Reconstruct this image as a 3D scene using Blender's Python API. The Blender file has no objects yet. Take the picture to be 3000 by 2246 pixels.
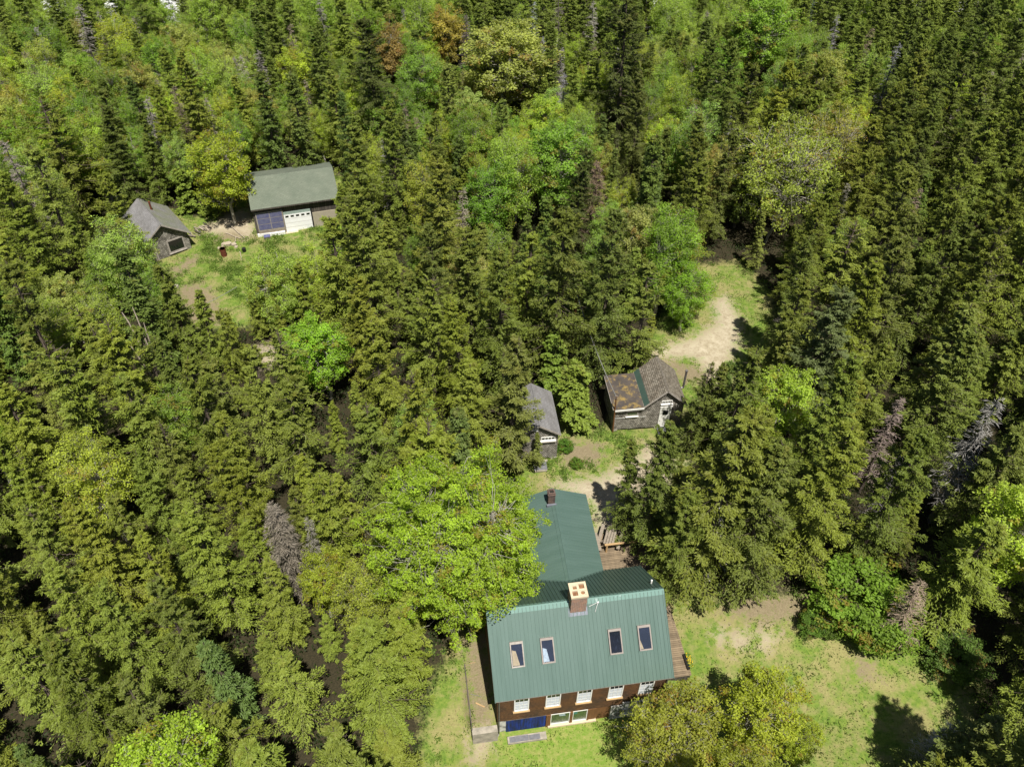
import bpy, math, random
import numpy as np
from math import radians as R, sin, cos, pi
rng = np.random.default_rng(7); random.seed(7)
scene = bpy.context.scene; COL = scene.collection

# ------------------------------------------------------------------ camera
FPX, TH, RO, CH = 2425.0, R(43.78), R(.95), 51.0      # focal length in photo pixels, downward tilt, roll, height
PPX, PPY = 1500.0, 1123.0
_r = np.array([1, 0, 0.]); _f = np.array([0, cos(TH), -sin(TH)]); _u = np.cross(_r, _f)
CM = np.array([cos(RO)*_r+sin(RO)*_u, -sin(RO)*_r+cos(RO)*_u, _f])
cam = bpy.data.cameras.new('camera'); camo = bpy.data.objects.new('camera', cam); COL.objects.link(camo)
from mathutils import Matrix, Vector
m = Matrix(((CM[0][0], CM[1][0], -CM[2][0], 0), (CM[0][1], CM[1][1], -CM[2][1], 0), (CM[0][2], CM[1][2], -CM[2][2], CH), (0, 0, 0, 1)))
camo.matrix_world = m
cam.sensor_width = 36; cam.lens = FPX/3000*36; cam.clip_start = .5; cam.clip_end = 900
scene.camera = camo
# ------------------------------------------------------------------ world, sun, exposure
SD = Vector((-.138, .435, -.992)).normalized()          # direction the sunlight travels
world = bpy.data.worlds.new('World'); scene.world = world; world.use_nodes = True
wn = world.node_tree.nodes; wn.clear()
sky = wn.new('ShaderNodeTexSky'); sky.sky_type = 'NISHITA'; sky.sun_disc = False
sky.sun_elevation = math.asin(-SD.z); sky.sun_rotation = math.atan2(-SD.x, -SD.y)
bg = wn.new('ShaderNodeBackground'); bg.inputs[1].default_value = .05
wo = wn.new('ShaderNodeOutputWorld'); world.node_tree.links.new(sky.outputs[0], bg.inputs[0]); world.node_tree.links.new(bg.outputs[0], wo.inputs[0])
sl = bpy.data.lights.new('sun', 'SUN'); sl.energy = 5.0; sl.angle = R(.53); sl.color = (1, .955, .88)
so = bpy.data.objects.new('sun', sl); COL.objects.link(so); so.rotation_euler = SD.to_track_quat('-Z', 'Y').to_euler()
scene.view_settings.view_transform = 'Standard'; scene.view_settings.look = 'None'
scene.view_settings.gamma = 1; scene.view_settings.exposure = .6
scene.cycles.max_bounces = 5; scene.cycles.diffuse_bounces = 2; scene.cycles.glossy_bounces = 2
scene.cycles.transmission_bounces = 3; scene.cycles.transparent_max_bounces = 6

# ------------------------------------------------------------------ geometry of the site
HX, HY, HYAW = -.654, 21.753, .159                     # main house, its front left eave corner
def loc2(x, y, o=(HX, HY), yaw=HYAW):
    dx, dy = x-o[0], y-o[1]; c, s = math.cos(yaw), math.sin(yaw)
    return c*dx+s*dy, -s*dx+c*dy
def sst(a, b, x):
    t = np.clip((x-a)/(b-a), 0, 1); return t*t*(3-2*t)
def ground(x, y):
    """height of the terrain: a walk-out lawn in front of the house, 1.2 m higher everywhere else"""
    lx, ly = loc2(np.asarray(x, float), np.asarray(y, float))
    side = 1.2*sst(-3, 6, ly)
    mid = np.where(lx < .1, -.1+1.3*sst(.0, .2, ly), -.1+1.3*sst(.7, 1.0, ly))
    w = sst(-1.6, -1.45, lx)*(1-sst(10.6, 13, lx))
    z = side*(1-w)+mid*w
    bump = .10*np.sin(x*.31+1.3)*np.sin(y*.27)+.05*np.sin(x*.9+y*.7)
    far = sst(95, 170, np.asarray(y, float))*1.0
    return z+bump*sst(8, 16, np.abs(ly-3))*1.0+far
def unp(px, py, z):
    d = CM.T@np.array([(px-PPX)/FPX, -(py-PPY)/FPX, 1.]); t = (z-CH)/d[2]
    return d[0]*t, d[1]*t
K = 3000/2212
def G(px, py, h=0.):
    """ground position below the point that stands h above the ground (2212-wide photo coordinates)"""
    z = 1.2
    for _ in range(6):
        x, y = unp(px*K, py*K, z+h); z = float(ground(x, y))
    return x, y, z
def proj(P):
    q = (np.asarray(P, float)-[0, 0, CH])@CM.T
    return (PPX+FPX*q[..., 0]/q[..., 2])/K, (PPY-FPX*q[..., 1]/q[..., 2])/K
def inpoly(x, y, poly):
    x = np.asarray(x, float); y = np.asarray(y, float); ins = np.zeros(x.shape, bool)
    n = len(poly)
    for i in range(n):
        x1, y1 = poly[i][:2]; x2, y2 = poly[(i+1) % n][:2]
        if y1 == y2: continue
        c = ((y1 > y) != (y2 > y)) & (x < (x2-x1)*(y-y1)/(y2-y1)+x1); ins ^= c
    return ins
def sdpoly(x, y, poly):
    d = np.full(np.shape(x), 1e9); n = len(poly)
    for i in range(n):
        ax, ay = poly[i][:2]; bx, by = poly[(i+1) % n][:2]
        ex, ey = bx-ax, by-ay; t = np.clip(((x-ax)*ex+(y-ay)*ey)/(ex*ex+ey*ey+1e-9), 0, 1)
        d = np.minimum(d, np.hypot(x-ax-t*ex, y-ay-t*ey))
    return np.where(inpoly(x, y, poly), d, -d)
def WP(poly): return [G(*p)[:2] for p in poly]
LAWN = [WP(p) for p in (
 [(275,430),(420,470),(500,440),(545,420),(560,380),(750,380),(790,500),(740,560),(690,620),(640,690),(560,700),(440,715),(370,620),(330,560)],
 [(1400,800),(1400,730),(1450,640),(1500,570),(1600,565),(1670,640),(1670,760),(1600,880),(1500,880),(1300,930)],
 [(1130,870),(1250,850),(1290,930),(1480,900),(1520,960),(1420,1100),(1400,1260),(1300,1300),(1100,1200),(1100,1000)],
 [(880,1760),(920,1520),(980,1380),(1050,1280),(1420,1250),(1560,1300),(1760,1275),(1900,1370),(2100,1470),(2120,1600),(2030,1760)])]
PATH = [WP(p) for p in (
 [(1400,755),(1440,745),(1500,728),(1545,700),(1545,650),(1568,640),(1600,690),(1600,735),(1575,780),(1565,860),(1525,870),(1530,810),(1500,774),(1465,772),(1400,775)],
 [(1190,1045),(1300,1030),(1380,985),(1400,960),(1480,1000),(1400,1100),(1350,1190),(1300,1200),(1280,1090)],
 [(558,748),(596,750),(600,792),(560,785)],
 [(500,460),(540,450),(552,500),(535,515),(505,500),(450,505),(440,490)],
 [(1018,1600),(1050,1600),(1046,1625),(1030,1640)],[(1552,1366),(1563,1368),(1560,1384),(1550,1380)],[(1582,1372),(1610,1370),(1612,1392),(1585,1398)],[(1643,1370),(1668,1368),(1670,1392),(1645,1398)])]
SOIL = [WP(p) for p in (
 [(380,618),(430,612),(462,635),(475,690),(425,740),(400,680)], [(365,585),(400,562),(425,552),(430,565),(375,598)], [(475,470),(540,455),(545,515),(470,520)],
 [(425,625),(455,622),(458,636),(430,640)], [(1005,1380),(1055,1370),(1065,1590),(1022,1590),(1012,1500)],
 [(1855,1425),(1885,1430),(1890,1460),(1862,1462)], [(1590,1290),(1740,1280),(1770,1330),(1640,1345),(1560,1320)],
 [(1210,950),(1300,960),(1290,1000),(1220,1010)],[(1420,770),(1500,790),(1560,820),(1480,830)])]

# ------------------------------------------------------------------ materials
def new_mat(name):
    mt = bpy.data.materials.new(name); mt.use_nodes = True; nt = mt.node_tree; nt.nodes.clear()
    out = nt.nodes.new('ShaderNodeOutputMaterial'); return mt, nt, out
def nd(nt, typ, ins=None, **props):
    n = nt.nodes.new('ShaderNode'+typ)
    for k, v in props.items(): setattr(n, k, v)
    for k, v in (ins or {}).items():
        if hasattr(v, 'is_output') or isinstance(v, bpy.types.NodeSocket): nt.links.new(v, n.inputs[k])
        else: n.inputs[k].default_value = v
    return n
def c4(c): return (c[0], c[1], c[2], 1)
def ramp(nt, fac, stops):
    n = nt.nodes.new('ShaderNodeValToRGB'); nt.links.new(fac, n.inputs[0]); e = n.color_ramp.elements
    while len(e) < len(stops): e.new(.5)
    for i, (p, c) in enumerate(stops): e[i].position = p; e[i].color = c4(c) if hasattr(c, '__len__') else (c, c, c, 1)
    return n.outputs[0]
def mixc(nt, fac, a, b, mode='MIX'):
    n = nt.nodes.new('ShaderNodeMix'); n.data_type = 'RGBA'; n.blend_type = mode
    for i, v in ((0, fac), (6, a), (7, b)):
        if isinstance(v, bpy.types.NodeSocket): nt.links.new(v, n.inputs[i])
        elif i == 0: n.inputs[0].default_value = v
        else: n.inputs[i].default_value = c4(v)
    return n.outputs[2]
def noise(nt, vec, scale, detail=4, rough=.6):
    n = nd(nt, 'TexNoise', {'Scale': scale, 'Detail': detail, 'Roughness': rough})
    if vec is not None: nt.links.new(vec, n.inputs['Vector'])
    return n.outputs['Fac']
def mapv(nt, vec, scale=(1, 1, 1)):
    n = nd(nt, 'Mapping'); n.inputs['Scale'].default_value = scale; nt.links.new(vec, n.inputs[0]); return n.outputs[0]
def surf(name, col, col2=None, scale=6, rough=.8, metal=0, stretch=(1, 1, 1), brick=None, bump=.0, contrast=(.35, .65), spots=None, spec=.3, coord='UV', streak=False):
    """plain two-tone surface in metres (UV), optionally with courses of shingles, boards or bricks"""
    mt, nt, out = new_mat(name)
    uv = nd(nt, 'TexCoord').outputs[coord]
    f = noise(nt, mapv(nt, uv, stretch), scale)
    c = mixc(nt, ramp(nt, f, [(contrast[0], 0), (contrast[1], 1)]), col, col2 or tuple(x*.75 for x in col))
    bs = None
    if brick:
        w, h, mort, dark, var = brick
        b = nd(nt, 'TexBrick', {'Vector': uv, 'Scale': 1, 'Mortar Size': mort, 'Mortar Smooth': .3, 'Brick Width': w, 'Row Height': h,
               'Color1': (1+var, 1+var, 1+var, 1), 'Color2': (1-var, 1-var, 1-var, 1), 'Mortar': c4(dark), 'Bias': 0})
        c = mixc(nt, 1, c, b.outputs[0], 'MULTIPLY'); bs = b.outputs['Fac']
    if spots:
        sc, a0, a1, scol = spots
        c = mixc(nt, ramp(nt, noise(nt, uv, sc, 5, .7), [(a0, 0), (a1, 1)]), c, scol)
    if streak: c = mixc(nt, ramp(nt, noise(nt, mapv(nt, uv, (1.6, 14, 1)), 1.3, 3, .5), [(.665, 0), (.69, 1)]), c, (.05, .055, .045))
    p = nd(nt, 'BsdfPrincipled', {'Base Color': c, 'Roughness': rough, 'Metallic': metal, 'Specular IOR Level': spec})
    if bump:
        bn = nd(nt, 'Bump', {'Strength': bump, 'Distance': .02, 'Height': bs if bs else f}); bn.invert = bool(bs)
        nt.links.new(bn.outputs[0], p.inputs['Normal'])
    nt.links.new(p.outputs[0], out.inputs[0]); return mt
M = {}
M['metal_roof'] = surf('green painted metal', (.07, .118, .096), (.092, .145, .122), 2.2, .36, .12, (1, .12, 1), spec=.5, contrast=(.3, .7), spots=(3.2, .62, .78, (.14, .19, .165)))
M['metal_back'] = surf('green painted metal back', (.042, .074, .058), (.052, .086, .069), 1.2, .4, .0, (1, .3, 1), spec=.4)  # darker copy of the roof green, rear slope's shade put into the colour
M['metal_cap'] = surf('ridge metal', (.13, .225, .19), (.45, .52, .5), 1.4, .35, .1, (1, 1, 1), spec=.5, contrast=(.62, .74))
M['brown_shingle'] = surf('brown cedar shingles', (.145, .07, .028), (.07, .045, .028), .9, .85, brick=(.13, .11, .012, (.35, .3, .28), .25), bump=.4, contrast=(.38, .68))
M['grey_shingle'] = surf('weathered grey shingles', (.36, .335, .29), (.17, .155, .13), 1.6, .9, brick=(.17, .14, .02, (.2, .19, .17), .4), bump=.6)
M['roof_shingle'] = surf('weathered roof shingles', (.25, .225, .18), (.17, .145, .11), 1.3, .9, brick=(.17, .17, .022, (.3, .27, .22), .35), bump=.6, spots=(7, .66, .73, (.5, .47, .4)))
M['asphalt_grey'] = surf('grey asphalt shingles', (.21, .205, .205), (.16, .155, .15), .8, .9, brick=(.3, .14, .012, (.62, .6, .58), .12), bump=.3)
M['asphalt_moss'] = surf('grey asphalt shingles with lichen', (.2, .195, .19), (.17, .18, .12), .7, .9, brick=(.3, .14, .012, (.62, .6, .58), .1), bump=.3, spots=(1.1, .6, .8, (.27, .25, .17)))
M['asphalt_green'] = surf('faded green asphalt shingles', (.115, .135, .1), (.14, .157, .118), .6, .9, brick=(.32, .16, .014, (.68, .7, .66), .07), bump=.25, streak=True)
M['scar'] = surf('torn shingle felt', (.05, .055, .045))
M['tarpaper'] = surf('roll roofing with lichen', (.085, .07, .058), (.05, .043, .038), 1.1, .9, spots=(1.5, .5, .62, (.235, .165, .055)), bump=.2)
M['brick'] = surf('red brick', (.28, .115, .06), (.2, .1, .06), 2.5, .9, brick=(.21, .075, .014, (1.8, 3.2, 4.6), .25), bump=.4)
M['dark_brick'] = surf('sooty brick', (.11, .065, .045), (.06, .04, .035), 3, .9, brick=(.21, .075, .012, (1.8, 2.2, 2.6), .3), bump=.4)
M['concrete'] = surf('pale concrete', (.56, .46, .31), (.47, .39, .27), 4, .9)
M['flue'] = surf('clay flue', (.3, .15, .07), (.16, .08, .04), 4, .9)
M['lead'] = surf('lead flashing', (.2, .215, .25), (.13, .14, .16), 6, .5, .2)
M['white'] = surf('white paint', (.74, .73, .68), (.6, .58, .52), 3, .6, contrast=(.5, .8))
M['white_door'] = surf('white door paint', (.8, .8, .8), (.76, .76, .75), 2, .5)
M['tan_door'] = surf('tan door paint', (.37, .33, .245), (.34, .3, .22), 2, .6)
M['seal'] = surf('grey green panel', (.3, .37, .33))
M['grey_trim'] = surf('grey trim boards', (.36, .33, .29), (.25, .22, .19), 4, .85)
M['frame_taupe'] = surf('taupe metal frame', (.27, .235, .2), (.22, .19, .17), 4, .5)
M['tan_wood'] = surf('tan bare wood', (.42, .29, .14), (.33, .21, .1), 4, .8, stretch=(1, 6, 1))
M['brown_wood'] = surf('brown stained wood', (.12, .055, .022), (.18, .085, .03), 3, .8, stretch=(4, .5, 1))
M['dark_wood'] = surf('dark weathered boards', (.05, .042, .035), (.1, .085, .07), 2.2, .9, stretch=(6, .5, 1), brick=(.2, 8, .012, (.25, .25, .25), .25))
M['grey_wood'] = surf('silvery boards', (.3, .26, .2), (.17, .14, .11), 3, .9, stretch=(1, 5, 1))
M['deck'] = surf('deck boards', (.23, .175, .11), (.15, .115, .075), 1.3, .85, stretch=(2, .6, 1), brick=(4.2, .14, .012, (.3, .28, .26), .2), bump=.3)
M['blue'] = surf('blue painted planks', (.01, .035, .22), (.012, .02, .06), 1.4, .7, stretch=(5, .7, 1), brick=(.17, 8, .01, (.2, .2, .3), .3), contrast=(.35, .6))
M['stone'] = surf('pale stone', (.38, .34, .27), (.22, .2, .16), 2.2, .95, bump=.4)
M['old_render'] = surf('whitewashed stone foundation', (.5, .49, .44), (.12, .115, .1), 1.6, .95, bump=.4, contrast=(.45, .6))
M['slate'] = surf('slate slab', (.16, .16, .17), (.12, .12, .125), 5, .8)
M['glass_dark'] = surf('dark window glass', (.01, .013, .012), (.012, .014, .013), 3, .06, spec=.5)
M['glass_blue'] = surf('skylight backing', (.022, .024, .04), (.012, .014, .02), 1, .3)
M['curtain_white'] = surf('white curtain', (.62, .66, .7)); M['board_tan'] = surf('tan board', (.62, .45, .26))
M['teal'] = surf('teal cloth', (.05, .25, .23))
M['shop_glass'] = surf('greenish window glass', (.06, .085, .045), (.1, .12, .07), 2.2, .12, spec=.5)
M['solar'] = surf('translucent blue panel', (.07, .08, .2), (.12, .13, .24), 3, .35, spec=.5)
M['rust'] = surf('rusty steel', (.17, .05, .022), (.09, .03, .018), 7, .8, .2)
M['grey_metal'] = surf('galvanised metal', (.22, .21, .2), (.12, .1, .09), 5, .5, .5)
M['black'] = surf('black plastic', (.012, .012, .014), rough=.5)
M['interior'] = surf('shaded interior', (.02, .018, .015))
M['cable'] = surf('cable', (.2, .2, .19))
M['yellow'] = surf('yellow petals', (.75, .5, .02))
M['log'] = surf('bleached logs', (.42, .36, .27), (.28, .23, .17), 3, .9, stretch=(1, 4, 1))

def thin_glass():
    mt, nt, out = new_mat('clear glass')
    t = nd(nt, 'BsdfTransparent', {'Color': (.9, .93, .95, 1)}); g = nd(nt, 'BsdfGlossy', {'Roughness': .03, 'Color': (.9, .92, 1, 1)})
    mx = nd(nt, 'MixShader', {0: .09}); nt.links.new(t.outputs[0], mx.inputs[1]); nt.links.new(g.outputs[0], mx.inputs[2])
    nt.links.new(mx.outputs[0], out.inputs[0]); return mt
M['glass'] = thin_glass()

def foliage(name, trans=.3, use_obj=True, lo=(.04, .06, .015), hi=(.08, .1, .025), rough=.6, tipcol=None):
    mt, nt, out = new_mat(name)
    oi = nd(nt, 'ObjectInfo'); at = nd(nt, 'Attribute', attribute_name='tint')
    base = oi.outputs['Color'] if use_obj else mixc(nt, oi.outputs['Random'], lo, hi)
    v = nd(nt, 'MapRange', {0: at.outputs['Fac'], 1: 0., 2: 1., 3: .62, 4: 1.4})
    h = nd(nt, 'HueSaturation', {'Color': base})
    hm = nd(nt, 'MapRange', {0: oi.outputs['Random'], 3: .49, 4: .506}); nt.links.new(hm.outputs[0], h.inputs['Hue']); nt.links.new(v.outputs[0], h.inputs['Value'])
    c = h.outputs[0]
    if tipcol:
        a2 = nd(nt, 'Attribute', attribute_name='tip'); c = mixc(nt, a2.outputs['Fac'], c, tipcol)
    d = nd(nt, 'BsdfPrincipled', {'Base Color': c, 'Roughness': rough, 'Specular IOR Level': .25})
    tcol = mixc(nt, 1, c, (1.5, 1.45, .5), 'MULTIPLY')
    tr = nd(nt, 'BsdfTranslucent', {'Color': tcol}); mx = nd(nt, 'MixShader', {0: trans})
    nt.links.new(d.outputs[0], mx.inputs[1]); nt.links.new(tr.outputs[0], mx.inputs[2]); nt.links.new(mx.outputs[0], out.inputs[0]); return mt
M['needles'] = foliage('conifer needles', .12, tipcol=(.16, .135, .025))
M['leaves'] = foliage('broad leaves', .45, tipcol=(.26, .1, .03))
M['far_needles'] = foliage('distant conifer needles', .12, False, (.08, .12, .018), (.165, .205, .026))
M['far_leaves'] = foliage('distant broad leaves', .45, False, (.2, .33, .04), (.34, .43, .07))
M['bark'] = surf('grey brown bark', (.14, .11, .085), (.08, .06, .045), 4, .95, coord='Object')
M['pale_bark'] = surf('pale bark', (.42, .4, .34), (.2, .18, .14), 5, .9, coord='Object')
M['dead_twigs'] = foliage('dead twigs', .0)
M['grass'] = foliage('grass blades', .3, False, (.10, .16, .03), (.14, .19, .04))

# ------------------------------------------------------------------ mesh builders
def set_props(o, label=None, cat=None, group=None, kind=None):
    for k, v in (('label', label), ('category', cat), ('group', group), ('kind', kind)):
        if v: o[k] = v
    return o
def link(o, parent=None):
    COL.objects.link(o)
    if parent is not None: o.parent = parent
    return o
class MB:
    def __init__(s): s.v = []; s.f = []
    def quad(s, *p):
        i = len(s.v); s.v += [tuple(map(float, q)) for q in p]; s.f.append(tuple(range(i, i+len(p)))); return s
    def box(s, x0, x1, y0, y1, z0, z1):
        i = len(s.v); s.v += [(x, y, z) for z in (z0, z1) for y in (y0, y1) for x in (x0, x1)]
        s.f += [tuple(i+k for k in q) for q in ((0, 2, 3, 1), (4, 5, 7, 6), (0, 1, 5, 4), (2, 6, 7, 3), (0, 4, 6, 2), (1, 3, 7, 5))]; return s
    def obox(s, o, u, v, lu, lv, ln):
        """box on an oblique frame: from o, lu along u, lv along v, ln along their normal"""
        o, u, v = np.array(o, float), np.array(u, float), np.array(v, float); u /= np.linalg.norm(u); v -= u*(u@v); v /= np.linalg.norm(v); n = np.cross(u, v)
        i = len(s.v); s.v += [tuple(o+u*a+v*b+n*c) for c in (0, ln) for b in (0, lv) for a in (0, lu)]
        s.f += [tuple(i+k for k in q) for q in ((0, 2, 3, 1), (4, 5, 7, 6), (0, 1, 5, 4), (2, 6, 7, 3), (0, 4, 6, 2), (1, 3, 7, 5))]; return s
    def prism(s, pts, d):
        """polygon pts extruded by vector d"""
        i = len(s.v); n = len(pts); s.v += [tuple(map(float, p)) for p in pts]+[tuple(p[k]+d[k] for k in range(3)) for p in pts]
        s.f += [tuple(range(i, i+n))[::-1], tuple(range(i+n, i+2*n))]+[(i+k, i+(k+1) % n, i+n+(k+1) % n, i+n+k) for k in range(n)]; return s
    def tube(s, p0, p1, r0, r1=None, n=8, cap=True):
        p0, p1 = np.array(p0, float), np.array(p1, float); r1 = r0 if r1 is None else r1; d = p1-p0; L = np.linalg.norm(d)
        if L < 1e-6: return s
        d /= L; a = np.cross(d, (0, 0, 1) if abs(d[2]) < .9 else (1, 0, 0)); a /= np.linalg.norm(a); b = np.cross(d, a); i = len(s.v)
        for p, r in ((p0, r0), (p1, r1)):
            s.v += [tuple(p+r*(cos(2*pi*k/n)*a+sin(2*pi*k/n)*b)) for k in range(n)]
        s.f += [(i+k, i+(k+1) % n, i+n+(k+1) % n, i+n+k) for k in range(n)]
        if cap: s.f += [tuple(range(i, i+n))[::-1], tuple(range(i+n, i+2*n))]
        return s
    def build(s, name, mat, parent=None, at=None):
        me = bpy.data.meshes.new(name); me.from_pydata(s.v, [], s.f); me.materials.append(M[mat] if isinstance(mat, str) else mat)
        uvl = me.uv_layers.new(name='UVMap').data; me.update()
        for p in me.polygons:
            n = p.normal; u = Vector((-n.y, n.x, 0)) if abs(n.z) < .985 else Vector((1, 0, 0)); u.normalize()
            if abs(n.z) >= .985: u = Vector((1, 0, 0))
            if u.x < -1e-4 or (abs(u.x) < 1e-4 and u.y < 0): u = -u
            v = n.cross(u)
            for li in p.loop_indices:
                co = me.vertices[me.loops[li].vertex_index].co; uvl[li].uv = (co.dot(u), co.dot(v))
        o = bpy.data.objects.new(name, me); link(o, parent)
        if at is not None: o.location = at
        return o
def empty(name, loc, rz, label, cat, group=None):
    o = bpy.data.objects.new(name, None); link(o); o.location = loc; o.rotation_euler = (0, 0, rz); o.empty_display_size = .5
    return set_props(o, label, cat, group)

def quad_mesh(name, V, mats, attrs=None, extra=None, matidx=None):
    """V: (n,4,3) rhombs; extra: (verts, quads) of tubes added with material slot 1"""
    n = len(V); v = V.reshape(-1, 3); f = np.arange(4*n).reshape(-1, 4); mi = np.zeros(n, int)
    if extra is not None and len(extra[1]):
        f = np.concatenate([f, extra[1]+4*n]); v = np.concatenate([v, extra[0]]); mi = np.concatenate([mi, np.ones(len(extra[1]), int)])
    me = bpy.data.meshes.new(name); me.vertices.add(len(v)); me.vertices.foreach_set('co', v.astype(np.float32).ravel())
    me.loops.add(len(f)*4); me.loops.foreach_set('vertex_index', f.astype(np.int32).ravel())
    me.polygons.add(len(f)); me.polygons.foreach_set('loop_start', (np.arange(len(f))*4).astype(np.int32))
    me.polygons.foreach_set('material_index', mi.astype(np.int32))
    for k, a in (attrs or {}).items():
        at = me.attributes.new(k, 'FLOAT', 'POINT'); arr = np.zeros(len(v), np.float32)+.5*(k == 'tint'); arr[:4*n] = np.repeat(a, 4); at.data.foreach_set('value', arr)
    for mt in mats: me.materials.append(M[mt])
    me.update(calc_edges=True); return me
def norm(a): return a/np.maximum(np.linalg.norm(a, axis=-1, keepdims=True), 1e-9)
def cards(c, u, n, lu, lv):
    u = norm(u); w = norm(np.cross(u, n)); lu = np.asarray(lu)[..., None]; lv = np.asarray(lv)[..., None]
    return np.stack([c-u*lu, c-w*lv, c+u*lu, c+w*lv], axis=-2)
def tubes(P0, P1, r0, r1, n=3):
    P0, P1 = np.atleast_2d(P0).astype(float), np.atleast_2d(P1).astype(float); d = norm(P1-P0)
    a = norm(np.cross(d, np.where(np.abs(d[:, 2:3]) < .9, [[0, 0, 1.]], [[1., 0, 0]]))); b = np.cross(d, a)
    r0 = np.broadcast_to(r0, len(P0)); r1 = np.broadcast_to(r1, len(P0)); V = []
    for P, r in ((P0, r0), (P1, r1)):
        for k in range(n): V.append(P+r[:, None]*(cos(2*pi*k/n)*a+sin(2*pi*k/n)*b))
    V = np.stack(V, 1); N = len(P0); base = np.arange(N)[:, None]*(2*n)
    F = np.concatenate([np.stack([base[:, 0]+k, base[:, 0]+(k+1) % n, base[:, 0]+n+(k+1) % n, base[:, 0]+n+k], 1) for k in range(n)])
    return V.reshape(-1, 3), F
def cat_t(*ts):
    V = []; F = []; o = 0
    for v, f in ts: V.append(v); F.append(f+o); o += len(v)
    return np.concatenate(V), np.concatenate(F)
def pnoise(P, s, seed=0):
    r = np.random.default_rng(seed); o = 0
    for k in range(5):
        d = norm(r.normal(size=3))*s*(1+.5*k); o = o+np.sin(P@d*2+r.uniform(0, 6.3))/(1+.35*k)
    return o/2.6

# ------------------------------------------------------------------ tree kinds
def conifer(seed, h=12., Rr=2.3, step=.5, nb=6, dens=1., prof=.8, card=(.15, .055), gap=.35, up=.1, needles=True, broken=0.):
    r = np.random.default_rng(seed)
    zs = []; z = h*.1+.4
    while z < h-.25: zs.append(z); z += step*(.55+.55*(1-z/h))*r.uniform(.8, 1.2)
    bz, az = [], []
    for z in zs:
        k = max(3, int(round(nb*(.6+.5*(1-z/h)))))
        a0 = r.uniform(0, 6.28)
        for j in range(k): bz.append(z+r.uniform(-.08, .08)); az.append(a0+2*pi*j/k+r.uniform(-.35, .35))
    bz = np.array(bz); az = np.array(az); t = bz/h; B = len(bz)
    L = Rr*np.clip((1-t), 0, 1)**prof*(.78+.3*np.sin(az*2+bz*1.3+seed)+.0)*r.uniform(.72, 1.18, B)+.16
    L *= np.where(t < .25, .6+1.6*t, 1.)
    if gap: L *= np.where(r.random(B) < gap*.35, r.uniform(.4, .7, B), 1.)
    dirh = np.stack([np.cos(az), np.sin(az), 0*az], 1)
    pitch = -.12+.75*t**2+r.uniform(-.12, .12, B); droop = .28*(1-t)+.05
    def pos(s):
        return np.stack([0*az, 0*az, bz], 1)+dirh*(L*s)[:, None]+np.stack([0*az, 0*az, L*(pitch*s-droop*s*s+up*s**3)], 1)
    C = []; U = []; N = []; T = []; tips = []
    ns = max(8, int(12*dens)); nc = 6
    side = np.stack([-np.sin(az), np.cos(az), 0*az], 1)
    for k in range(ns):
        s = (.16+.84*(k+.5)/ns)*np.ones(B); P = pos(s)
        for sg in (-1, 1):
            ang = (1.05-.55*s)*r.uniform(.75, 1.2, B)
            td = dirh*np.cos(ang)[:, None]+side*(sg*np.sin(ang))[:, None]; td[:, 2] += -.18+r.uniform(-.22, .22, B)+.25*t
            td = norm(td); tl = (L*.38*(1-s)**.6+.2)*r.uniform(.7, 1.2, B)
            for c_ in range(nc):
                q = (c_+.4)/nc
                ctr = P+td*(tl*q)[:, None]+r.normal(0, .045, (B, 3)); ctr[:, 2] -= .12*tl*q*q
                C.append(ctr); U.append(td+r.normal(0, .38, (B, 3)))
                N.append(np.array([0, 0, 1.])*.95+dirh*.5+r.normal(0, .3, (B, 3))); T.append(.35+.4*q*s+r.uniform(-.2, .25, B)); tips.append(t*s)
    # leader
    lz = np.linspace(h-1.3, h, 26); a = r.uniform(0, 6.28, 26)
    C.append(np.stack([np.cos(a)*.07, np.sin(a)*.07, lz], 1)); U.append(np.stack([np.cos(a), np.sin(a), .9+0*a], 1)); N.append(np.stack([np.cos(a), np.sin(a), 0*a+.3], 1)); T.append(np.full(26, .6)); tips.append(np.full(26, .9))
    C = np.concatenate(C); U = np.concatenate(U); N = np.concatenate(N); T = np.concatenate(T); tp = np.concatenate(tips)
    g = pnoise(C, .9, seed+5); keep = (g > -.75+gap*.5) & (pnoise(C, 2.1, seed+6) > -.62+gap*.25)
    C, U, N, T, tp = C[keep], U[keep], N[keep], T[keep], tp[keep]
    sc = r.uniform(.75, 1.3, len(C))
    tipm = np.clip((pnoise(C, 1.6, seed+9)-.1)*1.5, 0, 1)*np.clip((tp-.35)*2.2, 0, 1)*.4
    V = cards(C, U, N, card[0]*sc, card[1]*sc)
    br = tubes(pos(np.zeros(B)+.02), pos(np.ones(B)*.55), .03, .016); br2 = tubes(pos(np.ones(B)*.55), pos(np.ones(B)*.97), .016, .006)
    tr = tubes([(0, 0, -.4), (0, 0, h*.5)], [(0, 0, h*.5), (0, 0, h)], [.016*h, .010*h], [.010*h, .02], 7)
    return V, T, tipm, cat_t(br, br2), tr
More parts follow.
